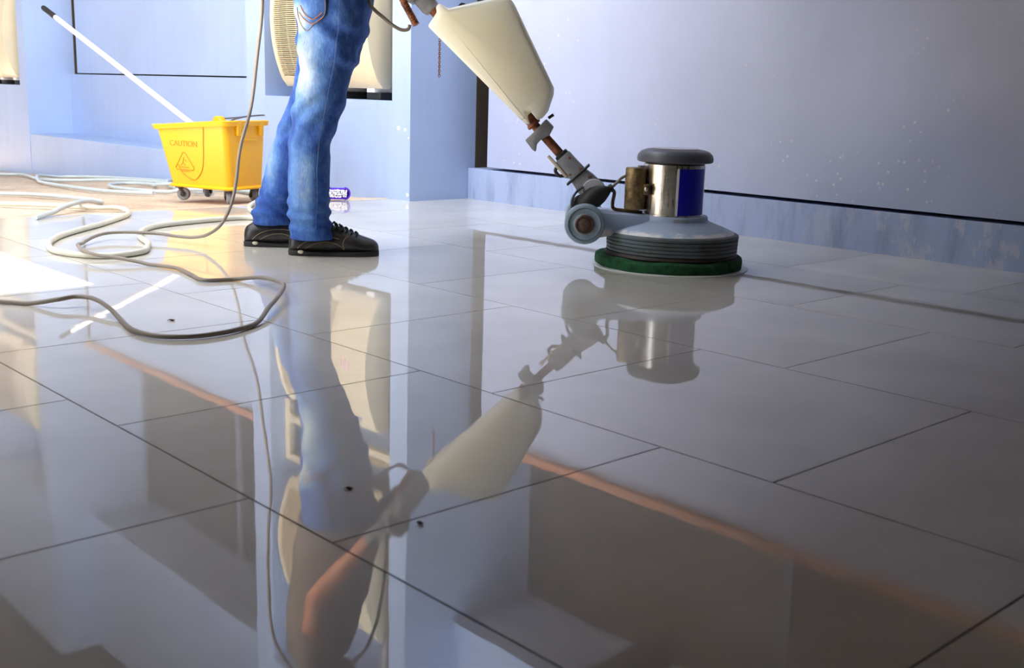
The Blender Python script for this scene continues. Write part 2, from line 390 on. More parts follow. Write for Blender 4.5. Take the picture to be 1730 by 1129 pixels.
# bare concrete outside, falling gently away to the left, with a broken edge along the tiles
gz = lambda x: 0.045*(x+4.5) if x < -4.5 else 0.0
gm = MB(); nx, ny = 90, 70; X0, X1, Y0, Y1 = -14.0, XE-0.004, -9.0, 4.3
gv = []
for j in range(ny+1):
    for i in range(nx+1):
        u = i/nx; x = X1-(X1-X0)*(u**1.6); y = Y0+(Y1-Y0)*(1-(1-j/ny)**1.5)
        z = gz(x)-0.004+0.006*(noise.noise((x*3, y*3, 0))+0.5*noise.noise((x*9, y*9, 4)))
        if i == 0: z = -0.02
        gv.append((x, y, min(z, 0.002 if x > -4.6 else z)))
gm.add(gv, [(j*(nx+1)+i, j*(nx+1)+i+1, (j+1)*(nx+1)+i+1, (j+1)*(nx+1)+i) for j in range(ny) for i in range(nx)])
struct(gm.build('ground', 'concrete', smooth=180), 'bare tan concrete outside the tiles')
struct(MB().box(-4.47, 2.6, -9.0, -3.5, -0.12, -0.004).build('ground_back', 'concrete', smooth=0), 'bare concrete strip behind')

def pier(dx, name, zb=-0.4):
    m = MB(); a, b = -5.83+dx, -4.315+dx; n0, n1 = -5.63+dx, -4.458+dx
    m.box(a, n0, 3.325, 4.3, zb, 4.4); m.box(n1, b, 3.325, 4.3, zb, 4.4)
    m.box(n0, n1, 3.325, 4.3, zb, 0.47); m.box(n0, n1, 3.325, 4.3, 2.95, 4.4); m.box(n0, n1, 3.82, 4.3, 0.47, 2.95)
    return m.build(name, 'paint', smooth=0)
struct(pier(0, 'wall_middle_pier'), 'pale blue pier with a tall niche for air conditioners')
wp = bpy.data.objects['wall_middle_pier']
for cx_, cz_, s_, nrm in ((-4.405, 0.343, 0.013, 0), (-4.352, 0.338, 0.010, 0), (-4.33, 0.03, 0.012, 0), (-4.326, 0.30, 0.006, 0)):
    c_ = MB(); n_ = 11
    c_.loft([[(cx_+s_*math.cos(2*PI*k/n_)*(1+0.35*math.sin(5*k)), 3.325-y_, cz_+0.7*s_*math.sin(2*PI*k/n_)*(1+0.3*math.cos(3*k))) for k in range(n_)] for y_ in (-0.001, 0.0012)])
    c_.build('paint_chip', 'white', wp, smooth=0)
struct(pier(-4.905, 'wall_left_pier'), 'pale blue pier at the far left')
struct(MB().box(-9.22, -5.83, 3.328, 3.70, -0.4, 0.10).build('trim_1', 'paint', bevel=0.006, smooth=0), 'pale blue plinth ledge of the left bay')
struct(MB().box(-9.22, -5.83, 3.67, 4.3, 0.0, 0.567).build('wall_left_bay_lower', 'paint', smooth=0), 'pale blue lower wall of the left bay')
struct(MB().box(-9.08, -5.83, 3.675, 3.80, 0.577, 1.60).build('wall_left_bay', 'paint', smooth=0), 'pale blue parapet panel of the left bay')
struct(MB().box(-9.22, -5.83, 3.66, 4.3, 3.18, 4.4).build('wall_left_bay_upper', 'paint', smooth=0), 'pale blue panel above the left window')
struct(MB().box(-4.315, 2.6, 3.69, 4.3, -0.1, 0.152).build('trim_2', 'plinth', bevel=0.004, smooth=0), 'stained blue plinth of the right wall')
struct(MB().box(-4.165, 2.6, 3.685, 3.80, 0.166, 1.20).build('wall_right', 'paint_specks', smooth=0), 'blue parapet panel of the right wall with chipped specks')
struct(MB().box(-4.315, 2.6, 3.66, 4.3, 2.30, 4.4).build('wall_right_upper', 'paint', smooth=0), 'blue wall above the right window')
struct(MB().box(-9.12, -5.83, 3.64, 4.16, 1.60, 1.645).build('trim_3', 'wood', bevel=0.004, smooth=0), 'orange brown sill of the left bay')
struct(MB().box(-4.18, 2.6, 3.65, 4.16, 1.20, 1.245).build('trim_4', 'wood', bevel=0.004, smooth=0), 'orange brown sill of the right wall')
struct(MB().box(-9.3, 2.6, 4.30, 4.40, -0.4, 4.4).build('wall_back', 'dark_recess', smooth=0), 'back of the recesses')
M['bare'] = mat('dark brown gap strip', srgb(74, 62, 50), 0.9)
struct(MB().box(-4.316, -4.311, 3.735, 4.15, 0.152, 1.20).build('trim_6', 'bare', smooth=0), 'dark brown strip in the gap beside the right parapet')  # thin dark brown strip over the pier side inside the gap
struct(MB().box(-9.222, -9.216, 3.71, 4.15, 0.567, 1.60).build('trim_7', 'bare', smooth=0), 'dark brown strip in the gap beside the left parapet')  # same dark brown strip in the left gap
def window(name, x0, x1, z0, z1, n):
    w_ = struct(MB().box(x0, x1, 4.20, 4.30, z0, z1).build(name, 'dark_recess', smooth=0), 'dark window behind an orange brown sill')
    fr = MB(); t = 0.05
    fr.box(x0, x1, 4.15, 4.2, z0, z0+t); fr.box(x0, x1, 4.15, 4.2, z1-t, z1)
    st = (x1-x0)/n
    for i in range(n+1):
        xx = min(max(x0+i*st-t/2, x0), x1-t); fr.box(xx, xx+t, 4.15, 4.2, z0+t, z1-t)
    fr.build('window_frame', 'frame_blue', w_, smooth=0)
    for i in range(n):
        MB().box(x0+i*st+t/2, x0+(i+1)*st-t/2, 4.17, 4.185, z0+t, z1-t).build('pane', 'glass_dark', w_, smooth=0)
window('window_1', -9.22, -5.83, 1.645, 3.18, 2)
window('window_2', -4.315, 2.6, 1.245, 2.30, 4)
# covered side: canopy over the right half, with unseen walls added to keep light out
struct(MB().box(-2.89, 1.6, -2.6, 3.66, 2.30, 2.42).build('ceiling', 'soffit', smooth=0), 'canopy over the right half of the terrace')
struct(MB().box(1.5, 1.65, -2.6, 3.66, 0.0, 2.3).build('wall_far_right_blocker', 'soffit', smooth=0), 'added unseen end wall blocking light from the right')  # unseen, added so no light enters from the right
struct(MB().box(-2.95, 1.5, -2.65, -2.5, 0.0, 2.3).build('wall_rear_blocker', 'soffit', smooth=0), 'added unseen rear wall blocking light from behind')  # unseen, added to shut out light behind the camera
struct(MB().box(-2.89, -2.84, -2.6, 3.66, 1.80, 2.30).build('trim_blocker', 'soffit', smooth=0), 'added dark fascia cutting high light under the canopy')  # added light blocker: makes the right wall fall off into dark
struct(MB().box(-3.01, -2.89, -2.65, -0.70, 0.0, 2.3).build('wall_rear_left_blocker', 'soffit', smooth=0), 'added unseen side wall blocking light from the rear left')  # added light blocker out of view, darkens right wall and near floor
struct(MB().box(-12.4, -12.2, -7.0, 4.3, -0.6, 4.35).build('wall_yard_left_blocker', 'frame_blue', smooth=0), 'added unseen wall dimming the facade from the left')  # added out of view to take sky light off the left bay
struct(MB().box(-12.4, -5.0, -7.2, -7.0, -0.6, 4.35).build('wall_yard_back_blocker', 'frame_blue', smooth=0), 'added unseen wall dimming the left facade from across the yard')  # added out of view, closes the open sky opposite the left bay
struct(MB().box(-14, -6.0, -7.0, 3.25, 4.35, 4.5).build('ceiling_left_blocker', 'soffit', smooth=0), 'added unseen roof shading the left facade and ground')  # added overhead blocker, leaves only a strip of sky open
struct(MB().box(-11, 2.7, 3.25, 4.4, 4.4, 4.5).build('ceiling_eave', 'soffit', smooth=0), 'eave of the building')

# ================================================================== AIR CONDITIONERS
def ac_unit(label, group):
    r = root('air_conditioner', label, 'air conditioner', (0, 0, 0), 0, group)
    x0, x1, h = -0.435, 0.435, 0.72
    xg = 0.14                                    # grille left of this, plain cover right of it
    prof = lambda t: 0.0-0.105*max(0, math.sin(PI*min(max(t, 0), 1)))**0.65
    N = 20
    def shell(a, b, y1, inset=0):
        m = MB(); rings = []
        for x in (a, b):
            rings.append([(x, prof(i/N)+inset, i/N*h+0.055) for i in range(N+1)]+[(x, y1, h+0.055), (x, y1, 0.055)])
        return m.loft(rings)
    shell(x0+0.03, xg-0.012, 0.05, 0.035).build('coil', 'ac_dark', r, smooth=40)
    shell(xg, x1, 0.05).build('front_cover', 'cream', r, bevel=0.004, smooth=40)
    MB().box(x0+0.01, x1-0.004, 0.05, 0.36, 0.06, h+0.05).build('casing', 'cream_grille', r, bevel=0.008)
    g = MB()
    for k in range(1, 62):                       # fan guard louvres, too fine to pick apart
        t = 0.06+0.88*k/62; y = prof(t); z = t*h+0.055
        g.box(x0+0.03, xg-0.01, y+0.004, y+0.022, z-0.0026, z+0.0026)
    for k in range(7):
        x = x0+0.05+(xg-x0-0.07)*k/6
        g.tube([(x, prof(0.06+0.88*i/12)+0.018, (0.06+0.88*i/12)*h+0.055) for i in range(13)], 0.0035, 6)
    g.build('grille', 'cream_grille', r)
    fr = MB()
    for a, b in ((x0, x0+0.032), (xg-0.022, xg-0.002)):
        fr.loft([[(a, prof(i/N)-0.002, i/N*h+0.055) for i in range(N+1)]+[(a, 0.05, h+0.055), (a, 0.05, 0.055)],
                 [(b, prof(i/N)-0.002, i/N*h+0.055) for i in range(N+1)]+[(b, 0.05, h+0.055), (b, 0.05, 0.055)]])
    for ta, tb in ((0.0, 0.075), (0.925, 1.0)):
        ps = [(prof(ta+(tb-ta)*i/4), (ta+(tb-ta)*i/4)*h+0.055) for i in range(5)]
        fr.loft([[(x, y-0.001, z) for y, z in ps]+[(x, 0.05, ps[-1][1]), (x, 0.05, ps[0][1])] for x in (x0+0.03, xg-0.02)])
    fr.build('grille_frame', 'cream', r, smooth=40)
    sl = MB()
    for y in (0.075, 0.10): sl.box(x1-0.006, x1+0.001, y, y+0.008, 0.07, h+0.03)
    sl.build('side_rib', 'cream', r)
    st = MB().box(0.225, 0.30, prof(0.5)-0.003, prof(0.5)+0.01, 0.385, 0.445).build('sticker', 'white', r, smooth=0)
    text_mesh('101', 0.062, 0.0008, 'sticker_number', 'red', st, (0.2625, prof(0.5)-0.004, 0.413), (PI/2, 0, 0))
    ov = MB().ell((0.30, prof(0.93)+0.002, 0.70), (0.055, 0.012, 0.024), 24).build('emblem', 'logo_blue', r)
    ring = MB().tube([(0.30+0.044*math.cos(a*PI/12), prof(0.93)-0.0105, 0.70+0.016*math.sin(a*PI/12)) for a in range(24)], 0.0018, 6, closed=True).build('emblem_ring', 'white', ov)
    for x in (-0.33, 0.03, 0.33):
        b = MB().box(x-0.06, x+0.06, 0.02, 0.30, 0.0, 0.036).build('foot', 'black', r, bevel=0.004)
        MB().box(x-0.03, x+0.035, 0.0, 0.28, 0.036, 0.058).build('pad_block', 'white', b, bevel=0.003)
    return r
a1 = ac_unit('cream air conditioner in the pier niche directly behind the person', 'air conditioners in the pier niches')
a1.location = (-5.03, 3.37, 0.47)
def more(dx, dz, label):
    c = copy_tree(a1); c.location = (-5.03+dx, 3.37, 0.47+dz); c['label'] = label; return c
more(0, 1.19, 'upper cream air conditioner above the one behind the person, seen only in the floor reflection')
more(-4.905, 0, 'cream air conditioner cut off by the left edge of the photo')
more(-4.905, 1.19, 'upper cream air conditioner at the far left, seen only in the floor reflection')
def rack(dx, label):
    r = root('shelf_rack', label, 'rack', (-5.03+dx, 3.42, 1.255), 0, 'racks that carry the upper air conditioners')
    for x in (-0.575, 0.547):
        MB().box(x-0.024, x+0.024, 0.0, 0.04, 0.03, 0.405).build('post', 'cream', r, bevel=0.003)
        MB().box(x-0.024, x+0.024, 0.34, 0.38, 0.03, 0.405).build('post', 'cream', r, bevel=0.003)
    for y in (0.0, 0.34):
        for z in (0.36, 0.12): MB().box(-0.555, 0.527, y, y+0.04, z, z+0.045).build('rail', 'cream', r, bevel=0.003)
    return r
rack(0, 'cream metal rack between the stacked air conditioners behind the person')
rack(-4.905, 'cream metal rack in the far left niche')
tag(MB().tube(spline([(-4.72, 3.55, 2.45), (-4.72, 3.50, 2.56), (-4.72, 3.5, 2.75), (-4.72, 3.5, 2.95)], 5), 0.028, 12).build('drain_pipe', 'grey_metal'), 'grey pipe rising from the upper air conditioner, seen in the floor reflection', 'pipe')

# ================================================================== FLOOR POLISHER
po = root('floor_polisher', 'worn floor polisher with steel motor, green pad and cream tank', 'floor polisher', (-2.275, 2.80, 0), math.atan2(0.694, 0.72))
pm = MB(); seg = 72; rings = []
for r0, z in ((0.0, 0.001), (0.225, 0.001), (0.233, 0.006), (0.234, 0.02), (0.232, 0.031), (0.222, 0.037), (0.0, 0.037)):
    rings.append([((r0+(0.002*math.sin(a*2*PI/seg*11)+0.0015*math.sin(a*2*PI/seg*5) if r0 > 0.1 else 1e-4))*math.cos(a*2*PI/seg)-0.003,
                   (r0+(0.002*math.sin(a*2*PI/seg*11) if r0 > 0.1 else 1e-4))*math.sin(a*2*PI/seg), z+(0.0025*math.sin(a*2*PI/seg*7) if z > 0.015 and r0 > 0.1 else 0)) for a in range(seg)])
pm.loft(rings).build('scrubbing_pad', 'pad', po)
MB().lathe([(0.20, 0), (0.246, 0.0), (0.247, 0.0025), (0.236, 0.004), (0.2, 0.004)], 64).build('foam_line', 'foam', po)
MB().lathe([(0.0, 0.036), (0.206, 0.036), (0.21, 0.042), (0.203, 0.05), (0.16, 0.054), (0, 0.054)], 64).build('pad_driver', 'driver', po)
pr = [(0.16, 0.052), (0.197, 0.049)]
for k in range(5):
    z = 0.051+k*0.0115; pr += [(0.2035+0.0006*k, z), (0.2065+0.0006*k, z+0.002), (0.2065+0.0006*k, z+0.0085), (0.2035+0.0006*k, z+0.0105)]
pr += [(0.206, 0.1085), (0.198, 0.112), (0.16, 0.112)]
MB().lathe(pr, 72, origin=(0.004, 0, 0)).build('bumper_ring', 'skirt', po, smooth=25)
MB().lathe([(0.0, 0.10), (0.199, 0.106), (0.200, 0.111), (0.192, 0.117), (0.165, 0.128), (0.138, 0.138), (0.121, 0.145), (0.114, 0.150), (0.112, 0.161), (0.109, 0.164), (0.0, 0.165)], 72).build('housing', 'housing', po)
MB().prism([(-0.255, 0.085), (-0.285, 0.12), (-0.285, 0.155), (-0.25, 0.172), (-0.07, 0.166), (-0.05, 0.12), (-0.18, 0.10)], -0.085, 0.085).build('wheel_bracket', 'housing', po, bevel=0.010)
MB().lathe([(0.0, 0.16), (0.0985, 0.16), (0.0985, 0.168), (0.0955, 0.170), (0.0955, 0.322), (0, 0.322)], 64).build('motor_shell', 'steel', po)
def curved(a0, a1, z0, z1, r, th, n=14):
    m = MB(); rings = []
    for i in range(n+1):
        a = math.radians(a0+(a1-a0)*i/n)-PI/2
        c, s_ = math.cos(a), math.sin(a)
        rings.append([(r*c, r*s_, z0), ((r+th)*c, (r+th)*s_, z0), ((r+th)*c, (r+th)*s_, z1), (r*c, r*s_, z1)])
    return m.loft(rings)
curved(5, 68, 0.169, 0.312, 0.0957, 0.001).build('blue_label', 'label_blue', po)['label'] = 'royal blue label'
curved(0.5, 4.6, 0.169, 0.313, 0.0957, 0.0008, 3).build('label_edge', 'white', po)
la = curved(-2, 20, 0.151, 0.159, 0.112, 0.004).build('latch_plate', 'cap_top', po)
MB().lathe([(0, 0.321), (0.092, 0.321), (0.092, 0.332), (0, 0.332)], 48).build('vent_gap', 'black', po)
MB().lathe([(0.0, 0.328), (0.112, 0.328), (0.118, 0.331), (0.1195, 0.340), (0.116, 0.352), (0.106, 0.362), (0.090, 0.3675), (0.070, 0.369), (0, 0.369)], 64).build('motor_cap', 'cap', po)
MB().lathe([(0.0, 0.3685), (0.072, 0.3688), (0.074, 0.3705), (0, 0.3715)], 48).build('cap_disc', 'cap_top', po)
cc = (-0.1215, -0.035, 0)
MB().lathe([(0, 0.180), (0.031, 0.180), (0.033, 0.183), (0.033, 0.305), (0.031, 0.309), (0, 0.310)], 40, origin=cc).build('capacitor', 'bronze', po)
cb = MB().box(-0.098, -0.080, -0.075, -0.045, 0.228, 0.262).build('capacitor_clip', 'bronze', po, bevel=0.003)
MB().ell((-0.090, -0.078, 0.246), (0.006, 0.004, 0.008), 12).build('clip_screw', 'steel', cb)
MB().lathe([(0, 0.310), (0.012, 0.310), (0.012, 0.316), (0, 0.316)], 20, origin=(-0.105, -0.03, 0)).build('capacitor_terminal', 'grey_metal', po)
for sy in (-1, 1):
    c = (-0.276, sy*0.098, 0.137); ax = (0, sy, 0)
    wh = MB().lathe([(0, 0), (0.048, 0.0), (0.058, 0.003), (0.0625, 0.010), (0.0625, 0.026), (0.058, 0.034), (0.050, 0.0365), (0.046, 0.033), (0.034, 0.033), (0.030, 0.036), (0, 0.036)], 56, axis=ax, origin=c).build('wheel', 'wheel', po)
    MB().lathe([(0.0465, 0.0325), (0.0495, 0.0372), (0.0515, 0.0372), (0.0515, 0.030), (0.0465, 0.030)], 48, axis=ax, origin=c).build('wheel_ring', 'wheel_line', wh)
    MB().lathe([(0, 0.03), (0.029, 0.03), (0.030, 0.038), (0.026, 0.041), (0.022, 0.037), (0.018, 0.038), (0.016, 0.044), (0.009, 0.046), (0.008, 0.051), (0, 0.052)], 40, axis=ax, origin=c).build('wheel_hub', 'hub', wh)
MB().cyl((-0.276, -0.11, 0.137), (-0.276, 0.11, 0.137), 0.012).build('axle', 'grey_metal', po)
T = Vector((-0.692, 0, 0.722)); Nn = Vector((0.722, 0, 0.692))     # along the handle, across it
def hp(t, n=0, y=0): return Vector((-0.262, y, 0.238))+T*t+Nn*n     # a point on the handle
def hbox(t0, t1, n0, n1, y0, y1):
    m = MB(); m.add([hp(t, n, y) for y in (y0, y1) for n in (n0, n1) for t in (t0, t1)],
                    [(0, 2, 3, 1), (4, 5, 7, 6), (0, 1, 5, 4), (2, 6, 7, 3), (0, 4, 6, 2), (1, 3, 7, 5)]); return m
yk = MB().add([hp(t, n*w_, y) for t, w_ in ((-0.045, 0.040), (0.02, 0.037), (0.06, 0.029), (0.135, 0.027)) for n, y in ((-1, -0.03), (1, -0.03), (1, 0.03), (-1, 0.03))],
              [(i*4+a, i*4+(a+1) % 4, (i+1)*4+(a+1) % 4, (i+1)*4+a) for i in range(3) for a in range(4)]+[(3, 2, 1, 0), (12, 13, 14, 15)]).build('handle_yoke', 'grey_metal', po, bevel=0.006)
for t, n in ((0.115, 0.016), (0.068, 0.018), (0.075, -0.018), (0.03, 0.022), (0.005, -0.028)):
    MB().lathe([(0, 0), (0.0042, 0), (0.0035, 0.003), (0, 0.0035)], 12, axis=(0, -1, 0), origin=hp(t, n, -0.0295)).build('bolt', 'rust', yk)
hbox(0.125, 0.145, -0.02, 0.024, -0.026, 0.026).build('yoke_collar', 'black', po, bevel=0.004)
hbox(0.054, 0.060, -0.047, 0.047, -0.034, 0.034).build('yoke_band', 'black', po, bevel=0.002)
hbox(0.075, 0.165, -0.036, -0.026, -0.033, -0.012).build('release_lever', 'cream', po, bevel=0.003)
MB().tube(spline([hp(0.12, -0.03, -0.02), hp(0.115, -0.045, -0.02), hp(0.095, -0.046, -0.02), hp(0.085, -0.032, -0.02)], 5), 0.0055, 8).build('lever_loop', 'black', po)
MB().lathe([(0, 0), (0.036, 0), (0.038, 0.003), (0.035, 0.006), (0, 0.007)], 40, axis=(0, -1, 0), origin=hp(-0.012, 0.004, -0.030)).build('pivot_disc', 'cap_top', po)
bx0, bx1 = Vector((-0.297, -0.045, 0.185)), Vector((-0.190, -0.045, 0.248)); bd = (bx1-bx0)
MB().lathe([(0, 0), (0.014, 0.002), (0.024, 0.016), (0.031, 0.040), (0.033, 0.058), (0.028, 0.078), (0.018, 0.098), (0.010, 0.110), (0.013, 0.112), (0.013, 0.122), (0, 0.123)], 32, axis=bd, origin=bx0).build('cable_boot', 'black', po)
MB().lathe([(0, -0.01), (0.03, -0.01), (0.035, 0.0), (0.03, 0.012), (0, 0.013)], 28, axis=(0, -1, 0), origin=(-0.285, -0.03, 0.185)).build('pivot_knuckle', 'black', po)
MB().tube(spline([(-0.195, -0.045, 0.245), (-0.18, -0.045, 0.262), (-0.165, -0.042, 0.277), (-0.150, -0.037, 0.284)], 5), 0.0045, 8).build('motor_lead', 'cord', po)
MB().tube(spline([(-0.318, -0.07, 0.180), (-0.318, -0.065, 0.205), (-0.305, -0.05, 0.228), (-0.285, -0.035, 0.243)], 5), 0.004, 8).build('lower_lead', 'cord_dark', po)
MB().tube(spline([(-0.193, -0.03, 0.238), (-0.186, -0.03, 0.228), (-0.190, -0.03, 0.195), (-0.184, -0.03, 0.178), (-0.15, -0.03, 0.174), (-0.095, -0.03, 0.170)], 5), 0.0055, 8).build('support_strap', 'bronze', po)
MB().cyl(hp(0.12), hp(0.80), 0.0145, seg=20).build('handle_tube', 'rust', po)
CL = [(-0.409, 0.449), (-0.384, 0.425), (-0.396, 0.40), (-0.422, 0.385), (-0.436, 0.37), (-0.438, 0.346), (-0.45, 0.355), (-0.473, 0.382), (-0.445, 0.409)]
cp = MB().prism(CL, -0.032, 0.032).build('hook_clamp', 'grey_metal', po, bevel=0.004)
MB().cyl((-0.402, -0.01, 0.452), (-0.386, -0.01, 0.463), 0.005, seg=10).build('clamp_screw', 'black', cp)
MB().lathe([(0, 0), (0.021, 0), (0.024, 0.006), (0.021, 0.013), (0.018, 0.016), (0.018, 0.038), (0, 0.038)], 28, axis=T, origin=hp(0.262)).build('tube_flange', 'rust', po)
TK = [(-0.780, 0.718), (-0.752, 0.760), (-0.757, 0.776), (-0.744, 0.787), (-0.727, 0.776), (-0.718, 0.772), (-0.54, 0.815), (-0.522, 0.797), (-0.389, 0.545), (-0.389, 0.525), (-0.404, 0.472), (-0.421, 0.452), (-0.434, 0.444), (-0.452, 0.470), (-0.468, 0.458), (-0.456, 0.430), (-0.476, 0.436)]
tk = MB(); rg = []
cx = sum(p[0] for p in TK)/len(TK); cz = sum(p[1] for p in TK)/len(TK)
for y, sc in ((-0.078, 0.90), (-0.072, 0.965), (-0.05, 1.0), (0.05, 1.0), (0.072, 0.965), (0.078, 0.90)):
    rg.append([(cx+(x-cx)*sc, y, cz+(z-cz)*sc) for x, z in TK])
tk.loft(rg)
tank = tk.build('solution_tank', 'tank', po, bevel=0.006, smooth=50)
MB().lathe([(0, 0), (0.03, 0), (0.032, 0.004), (0.032, 0.018), (0.028, 0.022), (0, 0.022)], 28, axis=(-0.23, 0, 0.97), origin=(-0.60, 0, 0.795)).build('filler_cap', 'black', tank)
MB().prism([(-0.700, 0.774), (-0.682, 0.792), (-0.668, 0.790), (-0.675, 0.781)], -0.02, 0.02).build('tank_strap', 'black', tank, bevel=0.002)
hbox(0.735, 0.80, -0.028, 0.026, -0.03, 0.03).build('handle_head', 'grey_metal', po, bevel=0.010)
hbox(0.79, 0.85, -0.040, 0.036, -0.045, 0.045).build('switch_box', 'grey_metal', po, bevel=0.010)
HB = hp(0.835)                                    # the cross bar
MB().cyl((HB.x, -0.23, HB.z), (HB.x, 0.23, HB.z), 0.012, seg=16).build('cross_bar', 'grey_metal', po)
for s_ in (-1, 1): MB().lathe([(0, 0), (0.0165, 0), (0.018, 0.006), (0.016, 0.05), (0.018, 0.1), (0.019, 0.106), (0, 0.108)], 20, axis=(0, s_, 0), origin=(HB.x, s_*0.125, HB.z)).build('hand_grip', 'black', po)
g0, g1 = Vector((-0.872, -0.035, 0.815)), Vector((-0.817, -0.04, 0.722))
coil = MB().cyl(g0, g1, 0.010, seg=14)
for k in range(16): coil.lathe([(0.009, -0.0016), (0.0125, 0), (0.009, 0.0016)], 16, axis=g1-g0, origin=g0.lerp(g1, 0.3+0.7*k/15))
coil.build('cable_spring', 'rust', po, smooth=60)
ch = MB()
for k in range(17):                                # fine chain under the tank
    z = 0.678-k*0.0066; a = (k % 2)*PI/2
    ch.tube([(-0.746+math.cos(a)*math.cos(q*PI/4)*0.0032, -0.02+math.sin(a)*math.cos(q*PI/4)*0.0032, z+math.sin(q*PI/4)*0.0055) for q in range(8)], 0.0011, 5, closed=True)
ch.build('chain', 'rust', po)

# ================================================================== MOP BUCKET AND MOP
bk = root('mop_bucket', 'yellow plastic mop bucket on casters', 'bucket', (-4.855, 2.585, -0.012), math.radians(19))
def rrect(x0, x1, y0, y1, zf, rad=0.03, n=5):
    pts = []
    for cx_, cy_, a0 in ((x1-rad, y1-rad, 0), (x0+rad, y1-rad, PI/2), (x0+rad, y0+rad, PI), (x1-rad, y0+rad, 1.5*PI)):
        for i in range(n+1):
            a = a0+PI/2*i/n; x = cx_+rad*math.cos(a); y = cy_+rad*math.sin(a); pts.append((x, y, zf(x)))
    return pts
topz = lambda x: 0.345+0.0*x+0.030*max(0, min(1, (x+0.15)/0.33))
def lv(t, d=0.0):
    # t 0 at the bottom, 1 at the rim
    return rrect(-0.150-0.068*t-d, 0.195+0.004*t+d, -0.115-0.022*t-d, 0.115+0.022*t+d, lambda x: 0.072+(topz(x)-0.072)*t, 0.032)
tub = MB()
out = [lv(t) for t in (0, 0.03, 0.2, 0.4, 0.6, 0.8, 0.93, 1.0)]
inn = [lv(t, -0.006) for t in (1.0, 0.8, 0.5, 0.2, 0.05)]
tub.loft(out+inn)
bk.scale = (1.04, 1.04, 1.0)
bt = tub.build('tub', 'bucket', bk, smooth=50)
MB().loft([lv(0.93, 0.002), lv(0.93, 0.012), lv(1.0, 0.015), lv(1.012, 0.010), lv(1.012, -0.005), lv(0.97, -0.006)], cap=False).build('rim', 'bucket', bk, smooth=40)
MB().loft([lv(-0.02, 0.012), lv(0.0, 0.014), lv(0.03, 0.004)], cap=True).build('base_skirt', 'bucket', bk, smooth=40)
fy = lambda z: -0.115-0.022*(z-0.072)/0.29
def onface(x, z, d=0.001): return (x, fy(z)-d, z)
MB().tube(spline([onface(0.075, 0.345), onface(0.068, 0.28), onface(0.06, 0.20), onface(0.045, 0.145), onface(0.005, 0.105), onface(-0.04, 0.112), onface(-0.075, 0.14), onface(-0.09, 0.17)], 6), 0.0022, 6).build('moulded_line', 'bucket_mark', bk)
tilt = PI/2-math.atan(0.022/0.29)
text_mesh('CAUTION', 0.036, 0.0008, 'moulded_word', 'bucket_mark', bk, onface(-0.05, 0.265, 0.001), (PI/2+0.076, 0, 0))
tri = [(-0.052, 0.225), (-0.012, 0.150), (-0.092, 0.150)]
MB().tube([onface(x, z) for x, z in ((-0.058, 0.226), (-0.046, 0.226), (0.002, 0.156), (-0.004, 0.146), (-0.100, 0.146), (-0.106, 0.156))], 0.0018, 6, closed=True).build('moulded_triangle', 'bucket_mark', bk)
zz = MB()
for a, b in (((-0.055, 0.205), (-0.062, 0.180)), ((-0.062, 0.180), (-0.048, 0.165)), ((-0.062, 0.180), (-0.075, 0.166)), ((-0.057, 0.195), (-0.040, 0.185)), ((-0.08, 0.158), (-0.03, 0.158)), ((-0.08, 0.140), (-0.025, 0.140))):
    zz.tube([onface(*a), onface(*b)], 0.0015, 6)
zz.build('moulded_figure', 'bucket_mark', bk)
for y in (-0.06, 0.085):
    MB().box(0.198, 0.214, y-0.012, y+0.012, 0.31, 0.378).build('lug', 'bucket', bk, bevel=0.004)
MB().box(0.195, 0.206, -0.035, 0.06, 0.285, 0.297).build('handhold', 'bucket', bk, bevel=0.003)
MB().prism([(-0.105, 0.345), (-0.095, 0.378), (-0.08, 0.388), (-0.062, 0.388), (-0.048, 0.378), (-0.036, 0.35)], 0.105, 0.14).build('bail_mount', 'bucket', bk, bevel=0.005)
MB().tube(spline([(-0.07, 0.135, 0.375), (0.03, 0.14, 0.385), (0.14, 0.135, 0.398), (0.215, 0.10, 0.402), (0.235, 0.03, 0.402), (0.225, -0.04, 0.396), (0.205, -0.075, 0.386), (0.19, -0.09, 0.378)], 6), 0.0035, 8).build('wire_bail', 'wire', bk)
for x, y, a in ((-0.125, -0.085, 0.5), (0.165, -0.085, 2.3), (-0.125, 0.085, 2.0), (0.165, 0.085, 2.6)):
    fk = MB().cyl((x, y, 0.058), (x, y, 0.072), 0.02, seg=16)
    dx, dy = math.cos(a)*0.018, math.sin(a)*0.018; px, py = -math.sin(a), math.cos(a)
    for s_ in (-1, 1): fk.tube([(x+px*0.014*s_, y+py*0.014*s_, 0.062), (x+dx*0.6+px*0.015*s_, y+dy*0.6+py*0.015*s_, 0.045), (x+dx+px*0.015*s_, y+dy+py*0.015*s_, 0.028)], 0.006, 6)
    cs = fk.build('caster_fork', 'fork', bk)
    MB().lathe([(0, -0.011), (0.024, -0.011), (0.029, -0.006), (0.029, 0.006), (0.024, 0.011), (0, 0.011)], 28, axis=(px, py, 0), origin=(x+dx, y+dy, 0.029)).build('caster_wheel', 'caster', cs)
    MB().lathe([(0, -0.019), (0.011, -0.019), (0.011, 0.019), (0, 0.019)], 16, axis=(px, py, 0), origin=(x+dx, y+dy, 0.029)).build('caster_hub', 'black', cs)

